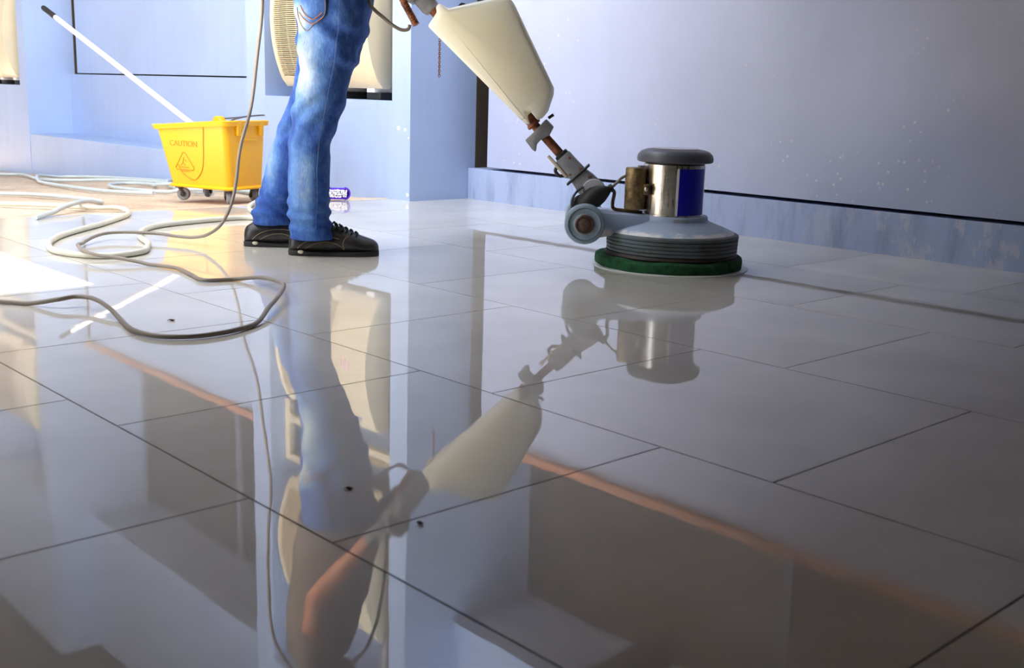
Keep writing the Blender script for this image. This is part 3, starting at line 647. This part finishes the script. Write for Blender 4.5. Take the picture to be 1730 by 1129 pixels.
mp = root('mop', 'white mop handle with a black grip leaning out of the yellow bucket', 'mop', (-4.86, 2.585, 0.08))
B0, B1 = Vector((0.03, 0.0, 0.18)), Vector((-1.31, -0.19, 0.765)); BT = B1+(B1-B0).normalized()*0.13
MB().cyl(B0, B1, 0.0125, seg=16).build('handle', 'handle_white', mp)
MB().lathe([(0, 0), (0.0145, 0), (0.0150, 0.01), (0.014, 0.06), (0.0145, 0.12), (0.011, 0.132), (0, 0.133)], 18, axis=BT-B1, origin=B1).build('grip', 'black', mp)
mh = MB()
for k in range(60):
    a = random.random()*2*PI; rr_ = 0.02+0.045*random.random()
    mh.tube(spline([B0+Vector((0, 0, -0.01)), B0+Vector((rr_*0.5*math.cos(a), rr_*0.5*math.sin(a)*0.9, -0.02)), (0.0+rr_*math.cos(a), rr_*math.sin(a), 0.05), (rr_*1.0*math.cos(a+0.5), rr_*math.sin(a+0.5), 0.015)], 4), 0.005, 5)
mh.build('mop_head', 'cotton', mp)

# ================================================================== SCRUB BRUSH BY THE PIER
br = root('scrub_brush', 'purple and white bristled brush lying against the foot of the pier', 'brush', (-4.585, 3.01, 0.0), math.radians(55))
def stadium(L, H, n=10):
    r_ = H/2; return [(L/2-r_+r_*math.cos(-PI/2+PI*i/n), H/2+r_*math.sin(-PI/2+PI*i/n)) for i in range(n+1)]+[(-L/2+r_+r_*math.cos(PI/2+PI*i/n), H/2+r_*math.sin(PI/2+PI*i/n)) for i in range(n+1)]
MB().prism([(x, z+0.004) for x, z in stadium(0.26, 0.05)], -0.005, 0.03).build('back', 'purple', br, bevel=0.004)
tw = MB(); tp = MB()
for i in range(30):
    for j in range(4):
        x = -0.112+0.224*i/29; z = 0.017+0.0092*j
        tw.cyl((x, -0.004, z), (x+random.uniform(-.003, .003), -0.026+random.uniform(-.003, .003), z+random.uniform(-.003, .003)), 0.0036, 0.0052, 5)
st = stadium(0.256, 0.046, 14)
for i in range(len(st)*3):
    a = i/3; k = int(a); p = Vector(st[k]).lerp(Vector(st[(k+1) % len(st)]), a-k)
    tp.cyl((p.x, -0.003, p.y+0.006), (p.x*1.01, -0.028, max(0.004, p.y+0.008+(p.y-0.02)*0.16)), 0.0035, 0.0045, 5)
for i in range(40):
    x = -0.115+0.23*i/39; tp.cyl((x, -0.003, 0.012), (x-0.004, -0.03+random.uniform(-.004, .004), 0.006), 0.0035, 0.004, 5)
tw.build('white_bristles', 'bristle', br)['kind'] = 'stuff'
tp.build('purple_bristles', 'purple', br)['kind'] = 'stuff'

# ================================================================== PERSON
pe = root('person', 'person in faded blue jeans and black shoes guiding the floor polisher', 'person', (-3.01, 2.02, 0), math.atan2(0.736, 0.677))
def ering(c, hs, ho, n=28, p=2.2):
    out = []
    for k in range(n):
        a = 2*PI*k/n; ca, sa = math.cos(a), math.sin(a)
        out.append((c[0]+hs*math.copysign(abs(ca)**(2/p), ca), c[1]+ho*math.copysign(abs(sa)**(2/p), sa), c[2]))
    return out
NEAR = [(0.052, -0.140, 0.004), (0.076, -0.142, -0.002), (0.114, -0.145, -0.013), (0.19, -0.147, -0.017), (0.277, -0.145, -0.015), (0.354, -0.143, -0.012), (0.39, -0.138, 0.003), (0.43, -0.134, 0.021), (0.484, -0.126, 0.036), (0.53, -0.113, 0.045), (0.574, -0.107, 0.057), (0.637, -0.109, 0.078), (0.68, -0.112, 0.093), (0.738, -0.120, 0.105), (0.80, -0.122, 0.105)]
FAR = [(0.072, -0.302, -0.165), (0.106, -0.305, -0.172), (0.186, -0.274, -0.142), (0.259, -0.253, -0.118), (0.341, -0.230, -0.088), (0.421, -0.202, -0.046), (0.479, -0.176, -0.018), (0.518, -0.158, 0.005), (0.574, -0.150, 0.035), (0.687, -0.146, 0.085), (0.80, -0.150, 0.095)]
def leg_loft(rows, o0, shr=0.0):
    rg = []
    for z, a, b in rows:
        ho = 0.062+0.030*min(1, max(0, (z-0.38)/0.35))-shr
        oc = o0+(0.012 if o0 < 0.1 else -0.012)*min(1, z/0.7)
        rg.append(ering(((a+b)/2, oc, z), (b-a)/2-shr, ho))
    return MB().loft(rg)
jm = leg_loft(NEAR, 0.0); f2 = leg_loft(FAR, 0.19); jm.add(f2.v, f2.f)
PEL = [(0.70, -0.02, 0.085, 0.155), (0.76, -0.012, 0.115, 0.172), (0.82, -0.01, 0.122, 0.178), (0.88, -0.005, 0.122, 0.170), (0.93, 0.0, 0.125, 0.162), (0.965, 0.0, 0.126, 0.160)]
pl = MB().loft([ering((s_, 0.095, z), hs, ho, 32) for z, s_, hs, ho in PEL]); jm.add(pl.v, pl.f)
def folds(co, n):
    z = co.z; q = noise.noise((co.x*9, co.y*9, z*16))
    d = 0.0
    low = max(0, 1-abs(z-0.12)/0.10); d += low*0.005*math.sin(z*150+co.x*40+co.y*25+4*noise.noise((co.x*8, co.y*8, z*5)))
    kn = max(0, 1-abs(z-0.44)/0.12); d += kn*0.005*math.sin(z*85-co.x*55+3*noise.noise((co.x*7, co.y*7, z*7)))
    th = max(0, 1-abs(z-0.66)/0.14); d += th*0.006*math.sin(z*60+co.x*50+3*q)
    d += 0.0035*q+0.0018*noise.noise((co.x*30, co.y*30, z*40))
    if z < 0.075: d *= 0.5
    return co+n*d
jeans = remesh('jeans', jm, 0.0065, 'denim', pe, 4, folds)
jbv = BVHTree.FromPolygons([v.co for v in jeans.data.vertices], [tuple(p.vertices) for p in jeans.data.polygons])
def onjean(s_, z, d=0.002):
    h = jbv.ray_cast(Vector((s_, -1.0, z)), Vector((0, 1, 0)))
    if h[0] is None: return Vector((s_, 0, z))
    return h[0]+Vector((0, -d, 0))
# back pocket: a patch standing off the seat, with its stitching
poc = [(-0.113, 0.79), (-0.008, 0.79), (-0.012, 0.735), (-0.075, 0.686), (-0.098, 0.712)]
def inpoly(x, z, P):
    c = False
    for i in range(len(P)):
        (x1, z1), (x2, z2) = P[i], P[i-1]
        if (z1 > z) != (z2 > z) and x < (x2-x1)*(z-z1)/(z2-z1)+x1: c = not c
    return c
pkm = MB()
nu, nv = 14, 14; pv = []
for i in range(nu+1):
    for j in range(nv+1):
        t = j/nv; z = 0.86+(0.69-0.86)*t
        if z > 0.735: xa, xb = -0.106, -0.008-(0.735-z)*0.05
        else: k = (0.735-z)/(0.735-0.689); xa, xb = -0.106+0.03*k, -0.010-0.062*k
        x = xa+(xb-xa)*i/nu; pv.append(onjean(x, z, 0.0028))
pkm.add(pv, [(i*(nv+1)+j, i*(nv+1)+j+1, (i+1)*(nv+1)+j+1, (i+1)*(nv+1)+j) for i in range(nu) for j in range(nv)])
pk = pkm.build('back_pocket', 'denim', jeans, smooth=180)
sm_ = pk.modifiers.new('thickness', 'SOLIDIFY'); sm_.thickness = 0.002
def seam(pts, r, name, m, par, sub=6):
    return MB().tube([onjean(p.x, p.y, 0.0045) for p in spline([Vector((a, b, 0)) for a, b in pts], sub)], r, 5).build(name, m, par)
seam([(-0.010, 0.855), (-0.012, 0.80), (-0.014, 0.74), (-0.045, 0.713), (-0.074, 0.692), (-0.095, 0.718), (-0.103, 0.76)], 0.0012, 'pocket_stitch', 'stitch_tan', pk)
seam([(-0.092, 0.765), (-0.075, 0.738), (-0.05, 0.725), (-0.02, 0.745)], 0.0013, 'pocket_arc', 'stitch_orange', pk)
seam([(-0.096, 0.745), (-0.075, 0.722), (-0.05, 0.711), (-0.018, 0.733)], 0.0013, 'pocket_arc', 'stitch_orange', pk)
seam([(0.030, 0.88), (0.030, 0.78), (0.025, 0.70), (0.012, 0.60), (-0.005, 0.52), (-0.02, 0.45), (-0.035, 0.38), (-0.045, 0.28), (-0.045, 0.18), (-0.05, 0.09)], 0.0006, 'side_seam', 'seam_blue', jeans, 10)
MB().loft([ering((0.0, 0.095, z), 0.131, 0.166, 40) for z in (0.935, 0.967)], cap=False).build('belt', 'leather', pe)

# shirt, open hem over the belt, short sleeves
sh = MB().loft([ering((s_, 0.095, z), hs, ho, 36) for z, s_, hs, ho in ((0.915, 0.0, 0.142, 0.175), (0.98, -0.005, 0.145, 0.176), (1.08, -0.02, 0.142, 0.178), (1.2, -0.04, 0.138, 0.188), (1.32, -0.058, 0.125, 0.198), (1.38, -0.065, 0.11, 0.19), (1.42, -0.068, 0.085, 0.14), (1.45, -0.07, 0.06, 0.075), (1.47, -0.068, 0.056, 0.066))])
SHO = {-1: Vector((-0.062, -0.085, 1.375)), 1: Vector((-0.062, 0.275, 1.375))}
ELB = {-1: Vector((-0.035, -0.155, 1.11)), 1: Vector((-0.02, 0.345, 1.11))}
GRP = {-1: Vector((0.2247, -0.141, 0.841)), 1: Vector((0.2463, 0.217, 0.841))}
WRI = {k: GRP[k]+Vector((-0.072, (0.0 if k < 0 else 0.0), 0.052)) for k in GRP}
for k in (-1, 1):
    e = SHO[k].lerp(ELB[k], 0.52)
    sh.tube([SHO[k]+Vector((0, -k*0.05, 0.015)), SHO[k], SHO[k].lerp(e, 0.5), e], [0.05, 0.066, 0.064, 0.062], 20)
remesh('shirt', sh, 0.009, 'shirt', pe, 3, lambda co, n: co+n*(0.006*noise.noise((co.x*8, co.y*8, co.z*14))+0.004*noise.noise((co.x*20, co.y*20, co.z*9))))
# the body itself: one continuous skin, head, arms and hands included
bd_ = MB()
for k, rows, o0 in ((0, NEAR, 0.0), (1, FAR, 0.19)):
    q = leg_loft(rows, o0, 0.012); bd_.add(q.v, q.f)
q = MB().loft([ering((s_, 0.095, z), hs, ho, 28) for z, s_, hs, ho in ((0.72, -0.02, 0.075, 0.14), (0.82, -0.01, 0.108, 0.16), (0.95, 0.0, 0.108, 0.142), (1.1, -0.02, 0.115, 0.15), (1.25, -0.045, 0.112, 0.168), (1.36, -0.06, 0.095, 0.165), (1.41, -0.065, 0.07, 0.11), (1.44, -0.065, 0.055, 0.06))]); bd_.add(q.v, q.f)
bd_.tube([(-0.066, 0.095, 1.38), (-0.055, 0.095, 1.46), (-0.035, 0.095, 1.52)], [0.06, 0.054, 0.052], 18)
HC = Vector((-0.012, 0.095, 1.575)); hr_ = Matrix.Rotation(math.radians(22), 3, 'Y')       # head bowed to the work
hd = lambda x, y, z: HC+hr_ @ Vector((x, y, z))
bd_.ell(HC, (0.088, 0.074, 0.105), 24, hr_); bd_.ell(hd(0.03, 0, -0.055), (0.056, 0.054, 0.06), 20, hr_)
bd_.tube([hd(0.083, 0, 0.018), hd(0.094, 0, -0.006), hd(0.104, 0, -0.024), hd(0.088, 0, -0.034)], [0.008, 0.010, 0.014, 0.009], 10)
for k in (-1, 1):
    bd_.ell(hd(-0.005, k*0.077, -0.008), (0.018, 0.010, 0.032), 12, hr_); bd_.ell(hd(0.07, k*0.03, 0.028), (0.018, 0.022, 0.009), 12, hr_)
for z, r_ in ((-0.054, 0.0075), (-0.066, 0.0085)): bd_.ell(hd(0.076, 0, z), (0.014, 0.024, r_), 12, hr_)
def hand(m, k, gr=0.0):
    G, W = GRP[k], WRI[k]; R_ = 0.027
    around = lambda a, o, r_=R_: G+Vector((r_*math.cos(math.radians(a)), o, r_*math.sin(math.radians(a))))
    for i, o in enumerate((-0.034, -0.0115, 0.0115, 0.034)):
        oo = o*k*-1; sc = (0.92, 1.0, 0.98, 0.85)[i]
        m.tube([W.lerp(G, 0.35)+Vector((0.0, oo*0.7, 0.012)), around(125, oo, 0.031), around(78, oo, 0.031), around(30, oo, 0.029), around(-20, oo), around(-78*sc, oo, 0.026), around(-125*sc, oo, 0.025)], [0.011+gr, 0.0105+gr, 0.0098+gr, 0.0095+gr, 0.009+gr, 0.0085+gr, 0.007+gr], 10)
    m.ell(W.lerp(G, 0.52)+Vector((0, 0, 0.012)), (0.045+gr, 0.043+gr, 0.017+gr), 16, Matrix.Rotation(math.radians(36), 3, 'Y'))
    ti = -k                                       # thumb on the inner side, closing from below
    m.tube([W.lerp(G, 0.3)+Vector((0, 0.024*ti, 0)), G+Vector((-0.034, 0.046*ti, 0.004)), around(205, 0.050*ti, 0.029), around(255, 0.040*ti, 0.028), around(290, 0.022*ti, 0.027)], [0.014+gr, 0.013+gr, 0.012+gr, 0.0105+gr, 0.008+gr], 10)
for k in (-1, 1):
    bd_.tube([SHO[k]+Vector((0, -k*0.06, 0.0)), SHO[k], SHO[k].lerp(ELB[k], 0.5), ELB[k], ELB[k].lerp(WRI[k], 0.25), ELB[k].lerp(WRI[k], 0.6), WRI[k], WRI[k].lerp(GRP[k], 0.3)], [0.05, 0.052, 0.046, 0.040, 0.041, 0.034, 0.026, 0.026], 18)
    hand(bd_, k)
remesh('body', bd_, 0.0055, 'skin', pe, 2)
for k in (-1, 1):
    gm_ = MB(); hand(gm_, k, 0.0022); gm_.tube([WRI[k]+(WRI[k]-GRP[k])*0.35, WRI[k], WRI[k].lerp(GRP[k], 0.4)], [0.033, 0.030, 0.030], 16)
    remesh('glove', gm_, 0.004, 'glove', pe, 1)
    MB().ell(hd(0.076, k*0.030, 0.008), (0.011, 0.013, 0.009), 12, hr_).build('eye', 'eye', pe)
hm = MB().ell(hd(-0.012, 0, 0.022), (0.093, 0.083, 0.095), 24, hr_)
hb = bmesh.new()
ho_ = remesh('hair', hm, 0.007, 'hair', pe, 1, lambda co, n: co+n*0.004*noise.noise((co.x*60, co.y*60, co.z*60)))
hb.from_mesh(ho_.data)
inv = hr_.transposed()
bmesh.ops.delete(hb, geom=[v for v in hb.verts if (lambda l: l.x > 0.052-0.5*max(0, l.z-0.06) and l.z < 0.075 or l.z < -0.045)(inv @ (v.co-HC))], context='VERTS')
hb.to_mesh(ho_.data); hb.free()

# shoes: uppers lofted from heel to toe, with sole, laces and stitched panels
def shoe(x, o, yaw, lift=0):
    SX = [0.0, 0.008, 0.03, 0.07, 0.11, 0.15, 0.19, 0.225, 0.255, 0.275, 0.287]
    HW = [0.014, 0.026, 0.034, 0.036, 0.037, 0.041, 0.046, 0.047, 0.042, 0.031, 0.012]
    HT = [0.050, 0.068, 0.080, 0.088, 0.098, 0.098, 0.082, 0.066, 0.056, 0.049, 0.034]
    def ring(i, n=20):
        out = []
        for k in range(n):
            a = 2*PI*k/n; ca, sa = math.cos(a), math.sin(a)
            zc = HT[i]*0.45
            yy = HW[i]*math.copysign(abs(ca)**0.8, ca); z = zc+(HT[i]-zc)*sa if sa > 0 else zc+(zc-0.010)*sa
            if sa > 0: yy *= 1-0.42*sa**2*min(1, i/3)
            out.append((SX[i], yy, z))
        return out
    up = MB().loft([ring(i) for i in range(len(SX))]).build('shoe', 'leather', pe, smooth=60)
    up.location = (x, o, lift); up.rotation_euler = (0, 0, yaw)
    sb = up.modifiers.new('smooth', 'SUBSURF'); sb.levels = 1; sb.render_levels = 2
    so = MB(); pts = [(SX[i], HW[i]+0.003) for i in range(len(SX))]+[(SX[i], -HW[i]-0.003) for i in reversed(range(len(SX)))]
    n = len(pts)
    so.add([(a, b, 0.0) for a, b in pts]+[(a, b, 0.014+0.004*math.cos(a*22)) for a, b in pts], [tuple(reversed(range(n))), tuple(range(n, 2*n))]+[(i, (i+1) % n, (i+1) % n+n, i+n) for i in range(n)])
    so.build('sole', 'sole', up, bevel=0.003)
    me = up.data
    bv = BVHTree.FromPolygons([v.co for v in me.vertices], [tuple(p.vertices) for p in me.polygons])
    def side(a, z, sgn=-1):
        h = bv.ray_cast(Vector((a, sgn*0.2, z)), Vector((0, -sgn, 0)))
        return (h[0]+Vector((0, sgn*0.0008, 0))) if h[0] else Vector((a, sgn*0.03, z))
    for sg in (-1, 1):
        MB().tube([side(p.x, p.y, sg) for p in spline([(0.03, 0.024, 0), (0.05, 0.042, 0), (0.085, 0.056, 0), (0.13, 0.06, 0), (0.16, 0.056, 0)], 6)], 0.0012, 5).build('panel_seam', 'stitch_tan', up)
        MB().tube([side(p.x, p.y, sg) for p in spline([(0.055, 0.024, 0), (0.085, 0.040, 0), (0.125, 0.046, 0), (0.16, 0.036, 0), (0.175, 0.022, 0)], 6)], 0.0011, 5).build('panel_seam', 'stitch_tan', up)
        MB().tube([side(p.x, p.y, sg) for p in spline([(0.178, 0.022, 0), (0.172, 0.04, 0), (0.18, 0.058, 0), (0.195, 0.066, 0)], 6)], 0.0011, 5).build('panel_seam', 'stitch_tan', up)
    for k in range(6):
        a = 0.135+k*0.016
        def top(a_, y):
            h = bv.ray_cast(Vector((a_, y, 0.3)), Vector((0, 0, -1))); return (h[0]+Vector((0, 0, 0.003))) if h[0] else Vector((a_, y, 0.06))
        MB().tube([top(a+0.004*math.sin(j), -0.024+0.008*j) for j in range(7)], 0.0034, 7).build('lace', 'lace', up)
    for sg in (-1, 1): MB().tube(spline([top(0.14, 0), top(0.145, sg*0.012)+Vector((0, 0, 0.008)), top(0.16, sg*0.026)+Vector((0, 0, 0.004)), top(0.175, sg*0.018), top(0.16, sg*0.006)+Vector((0, 0, 0.003))], 5), 0.0024, 6).build('lace', 'lace', up)
    MB().ell((0.040, -0.0365, 0.013), (0.010, 0.003, 0.006), 12).build('heel_patch', 'cream', up)
    return up
shoe(-0.146, -0.005, 0.13)
shoe(-0.328, 0.17, 0.10)

# ================================================================== CORD, HOSES, BITS ON THE FLOOR
gr_ = 0.0055
pw = lambda a, o, z: (-3.01+0.677*a-0.736*o, 2.02+0.736*a+0.677*o, z)
loop = [(-2.867, 2.2038, 0.722), (-2.869, 2.198, 0.708), (-2.885, 2.178, 0.708), (-2.910, 2.145, 0.735), (-2.940, 2.105, 0.79), pw(0.165, 0.02, 0.88), pw(0.172, -0.02, 1.02), pw(0.155, -0.03, 1.2), pw(0.10, -0.03, 1.36), pw(0.0, -0.03, 1.455), pw(-0.075, -0.03, 1.468), pw(-0.16, -0.03, 1.42), pw(-0.215, -0.02, 1.30), pw(-0.228, -0.01, 1.12), pw(-0.228, 0.005, 0.94)]
hang = [(-3.17, 1.868, 0.779), (-3.265, 1.90, 0.607), (-3.35, 1.925, 0.456), (-3.355, 1.885, 0.323), (-3.348, 1.862, 0.208), (-3.346, 1.838, 0.131), (-3.36, 1.80, 0.064), (-3.446, 1.766, 0.021), (-3.52, 1.73, 0.009)]
flo = [(-3.598, 1.698), (-3.698, 1.586), (-3.626, 1.475), (-3.512, 1.396), (-3.351, 1.343), (-3.24, 1.342), (-3.169, 1.392), (-3.084, 1.443), (-2.99, 1.47), (-2.865, 1.452), (-2.77, 1.438), (-2.74, 1.519), (-2.664, 1.548), (-2.544, 1.531), (-2.448, 1.49), (-2.361, 1.42), (-2.284, 1.349), (-2.194, 1.265), (-2.154, 1.191), (-2.142, 1.135), (-2.145, 1.09), (-2.168, 1.047), (-2.208, 1.021), (-2.278, 1.013), (-2.391, 1.037), (-2.481, 1.049), (-2.573, 1.053), (-2.623, 1.031), (-2.631, 0.993), (-2.69, 0.946), (-2.749, 0.898), (-2.95, 0.70), (-3.3, 0.45), (-3.9, 0.2)]
zs = {12: 0.012, 13: 0.02, 14: 0.025, 15: 0.018, 16: 0.012, 25: 0.012, 26: 0.018, 27: 0.018, 28: 0.014}
path = loop+hang+[(x, y, gr_+0.001+zs.get(i, 0.0)) for i, (x, y) in enumerate(flo)]
CORD = spline(path, 6)
cord_build = lambda pts: tag(MB().tube(pts, gr_, 10).build('power_cord', 'cord', smooth=60), 'thin grey beige power cord hanging behind the person and looping across the tiles', 'cord')

LAID = []
def lift(pts, r_):
    # let a strand ride over every strand already laid, and over its own earlier run
    n = len(pts); need = [0.0]*n
    for i, p in enumerate(pts):
        if p.z > 0.2: continue
        for q_, rq in LAID:
            for c_ in q_:
                if (p.x-c_.x)**2+(p.y-c_.y)**2 < (r_+rq)**2*1.6: need[i] = max(need[i], c_.z+rq+r_-p.z+0.001)
        for j in range(0, i-22):
            c_ = pts[j]
            if c_.z < 0.2 and (p.x-c_.x)**2+(p.y-c_.y)**2 < r_*r_*5: need[i] = max(need[i], c_.z+need[j]+2*r_-p.z)
    out = []
    for i in range(n):
        h = 0.0
        for j in range(max(0, i-40), min(n, i+41)):
            d_ = (Vector((pts[i].x, pts[i].y))-Vector((pts[j].x, pts[j].y))).length
            h = max(h, need[j]*max(0, 1-(d_/(0.22+5*r_))**2))
        out.append(pts[i]+Vector((0, 0, h)))
    return out
HS = {
 'long pale hose looped across the tiles in front of the bucket': (0.0098, 'hose', [(-3.974, 2.288, 0.0), (-4.007, 2.228, 0.0), (-3.976, 2.034, 0.0), (-3.921, 1.864, 0.0), (-3.822, 1.756, 0.0), (-3.667, 1.671, 0.0), (-3.506, 1.623, 0.0), (-3.425, 1.585, 0.0), (-3.33, 1.521, 0.0), (-3.295, 1.411, 0.0), (-3.371, 1.334, 0.0), (-3.497, 1.31, 0.0), (-3.672, 1.368, 0.0), (-3.845, 1.484, 0.0), (-4.054, 1.697, 0.0), (-4.277, 1.894, 0.0), (-4.421, 1.966, 0.0), (-4.53, 1.97, 0), (-4.62, 1.90, 0), (-4.914, 1.83, 0), (-5.207, 1.70, 0), (-5.6, 1.5, 0)]),
 'pale hose bent back on itself at the left edge of the tiles': (0.0098, 'hose_grey', [(-6.5, 1.85, 0), (-6.029, 2.006, 0), (-5.793, 2.098, 0), (-5.263, 2.126, 0), (-4.97, 2.09, 0.0), (-4.86, 2.01, 0), (-4.66, 1.86, 0), (-4.50, 1.71, 0), (-4.356, 1.573, 0.0)]),
 'pale hose lying along the foot of the left wall': (0.0098, 'hose_grey', [(-9.6, 2.75, 0), (-8.792, 2.934, 0), (-8.55, 3.02, 0), (-7.617, 2.80, 0), (-7.302, 2.914, 0), (-7.2, 3.12, 0), (-6.586, 3.16, 0), (-5.807, 2.977, 0), (-5.182, 2.98, 0), (-4.7, 3.0, 0)]),
 'coiled pale hose behind the bucket': (0.0098, 'hose_grey', [(-5.482, 2.58, 0), (-5.817, 2.50, 0), (-6.25, 2.52, 0), (-6.925, 2.60, 0), (-7.45, 2.72, 0.0), (-7.85, 2.90, 0.0), (-7.924, 3.15, 0), (-7.494, 3.27, 0), (-6.7, 3.27, 0.0), (-6.3, 3.05, 0), (-5.577, 2.82, 0.0), (-5.2, 2.76, 0.0)]),
 'pale hose folded on the concrete beyond the bucket': (0.0098, 'hose_grey', [(-5.00, 2.86, 0), (-5.40, 2.72, 0), (-5.739, 2.66, 0), (-6.223, 2.70, 0), (-6.60, 2.84, 0.0), (-6.66, 3.0, 0.0), (-6.35, 3.0, 0), (-6.05, 2.88, 0.0), (-5.65, 3.10, 0.0), (-5.2, 3.16, 0.0)]),
 'short run of pale hose between the bucket and the rear shoe': (0.0098, 'hose', [(-4.52, 2.62, 0), (-4.38, 2.50, 0), (-4.204, 2.407, 0.0), (-4.06, 2.365, 0.0), (-3.93, 2.35, 0.0)]),
}
for lab, (r_, m_, pts) in HS.items():
    pp = [(x, y, (gz(x)+0.004 if x < -4.47 else 0.0)+r_+z) for x, y, z in pts]
    sp_ = lift(spline(pp, 10), r_); LAID.append((sp_, r_))
    tag(MB().tube(sp_, r_, 12).build('hose', m_, smooth=60), lab, 'hose', 'pale water hoses on the floor')
cord_build(lift(CORD, gr_))
def flake(x, y, s_, rz, label):
    m = MB(); n = 10
    m.loft([[(s_*math.cos(2*PI*k/n)*(1+0.25*math.sin(3*k)), s_*0.45*math.sin(2*PI*k/n), z+0.0015*math.cos(2*k)+0.0016) for k in range(n)] for z in (0, 0.001)])
    tag(m.build('leaf_flake', 'leaf', loc=(x, y, 0), rot=(0, 0, rz), smooth=0), label, 'leaf', 'brown flakes on the floor')
flake(-1.193, 0.822, 0.006, 0.7, 'dark oval flake on the tiles in the reflection of the jeans')
flake(-1.036, 0.82, 0.005, 0.2, 'small pale brown flake right of the reflected waist')
flake(-2.347, 1.136, 0.008, 0.9, 'thin dark flake inside the loop of the power cord')
flake(-2.341, 3.131, 0.008, 0.4, 'tiny brown flake on the tiles near the right wall')
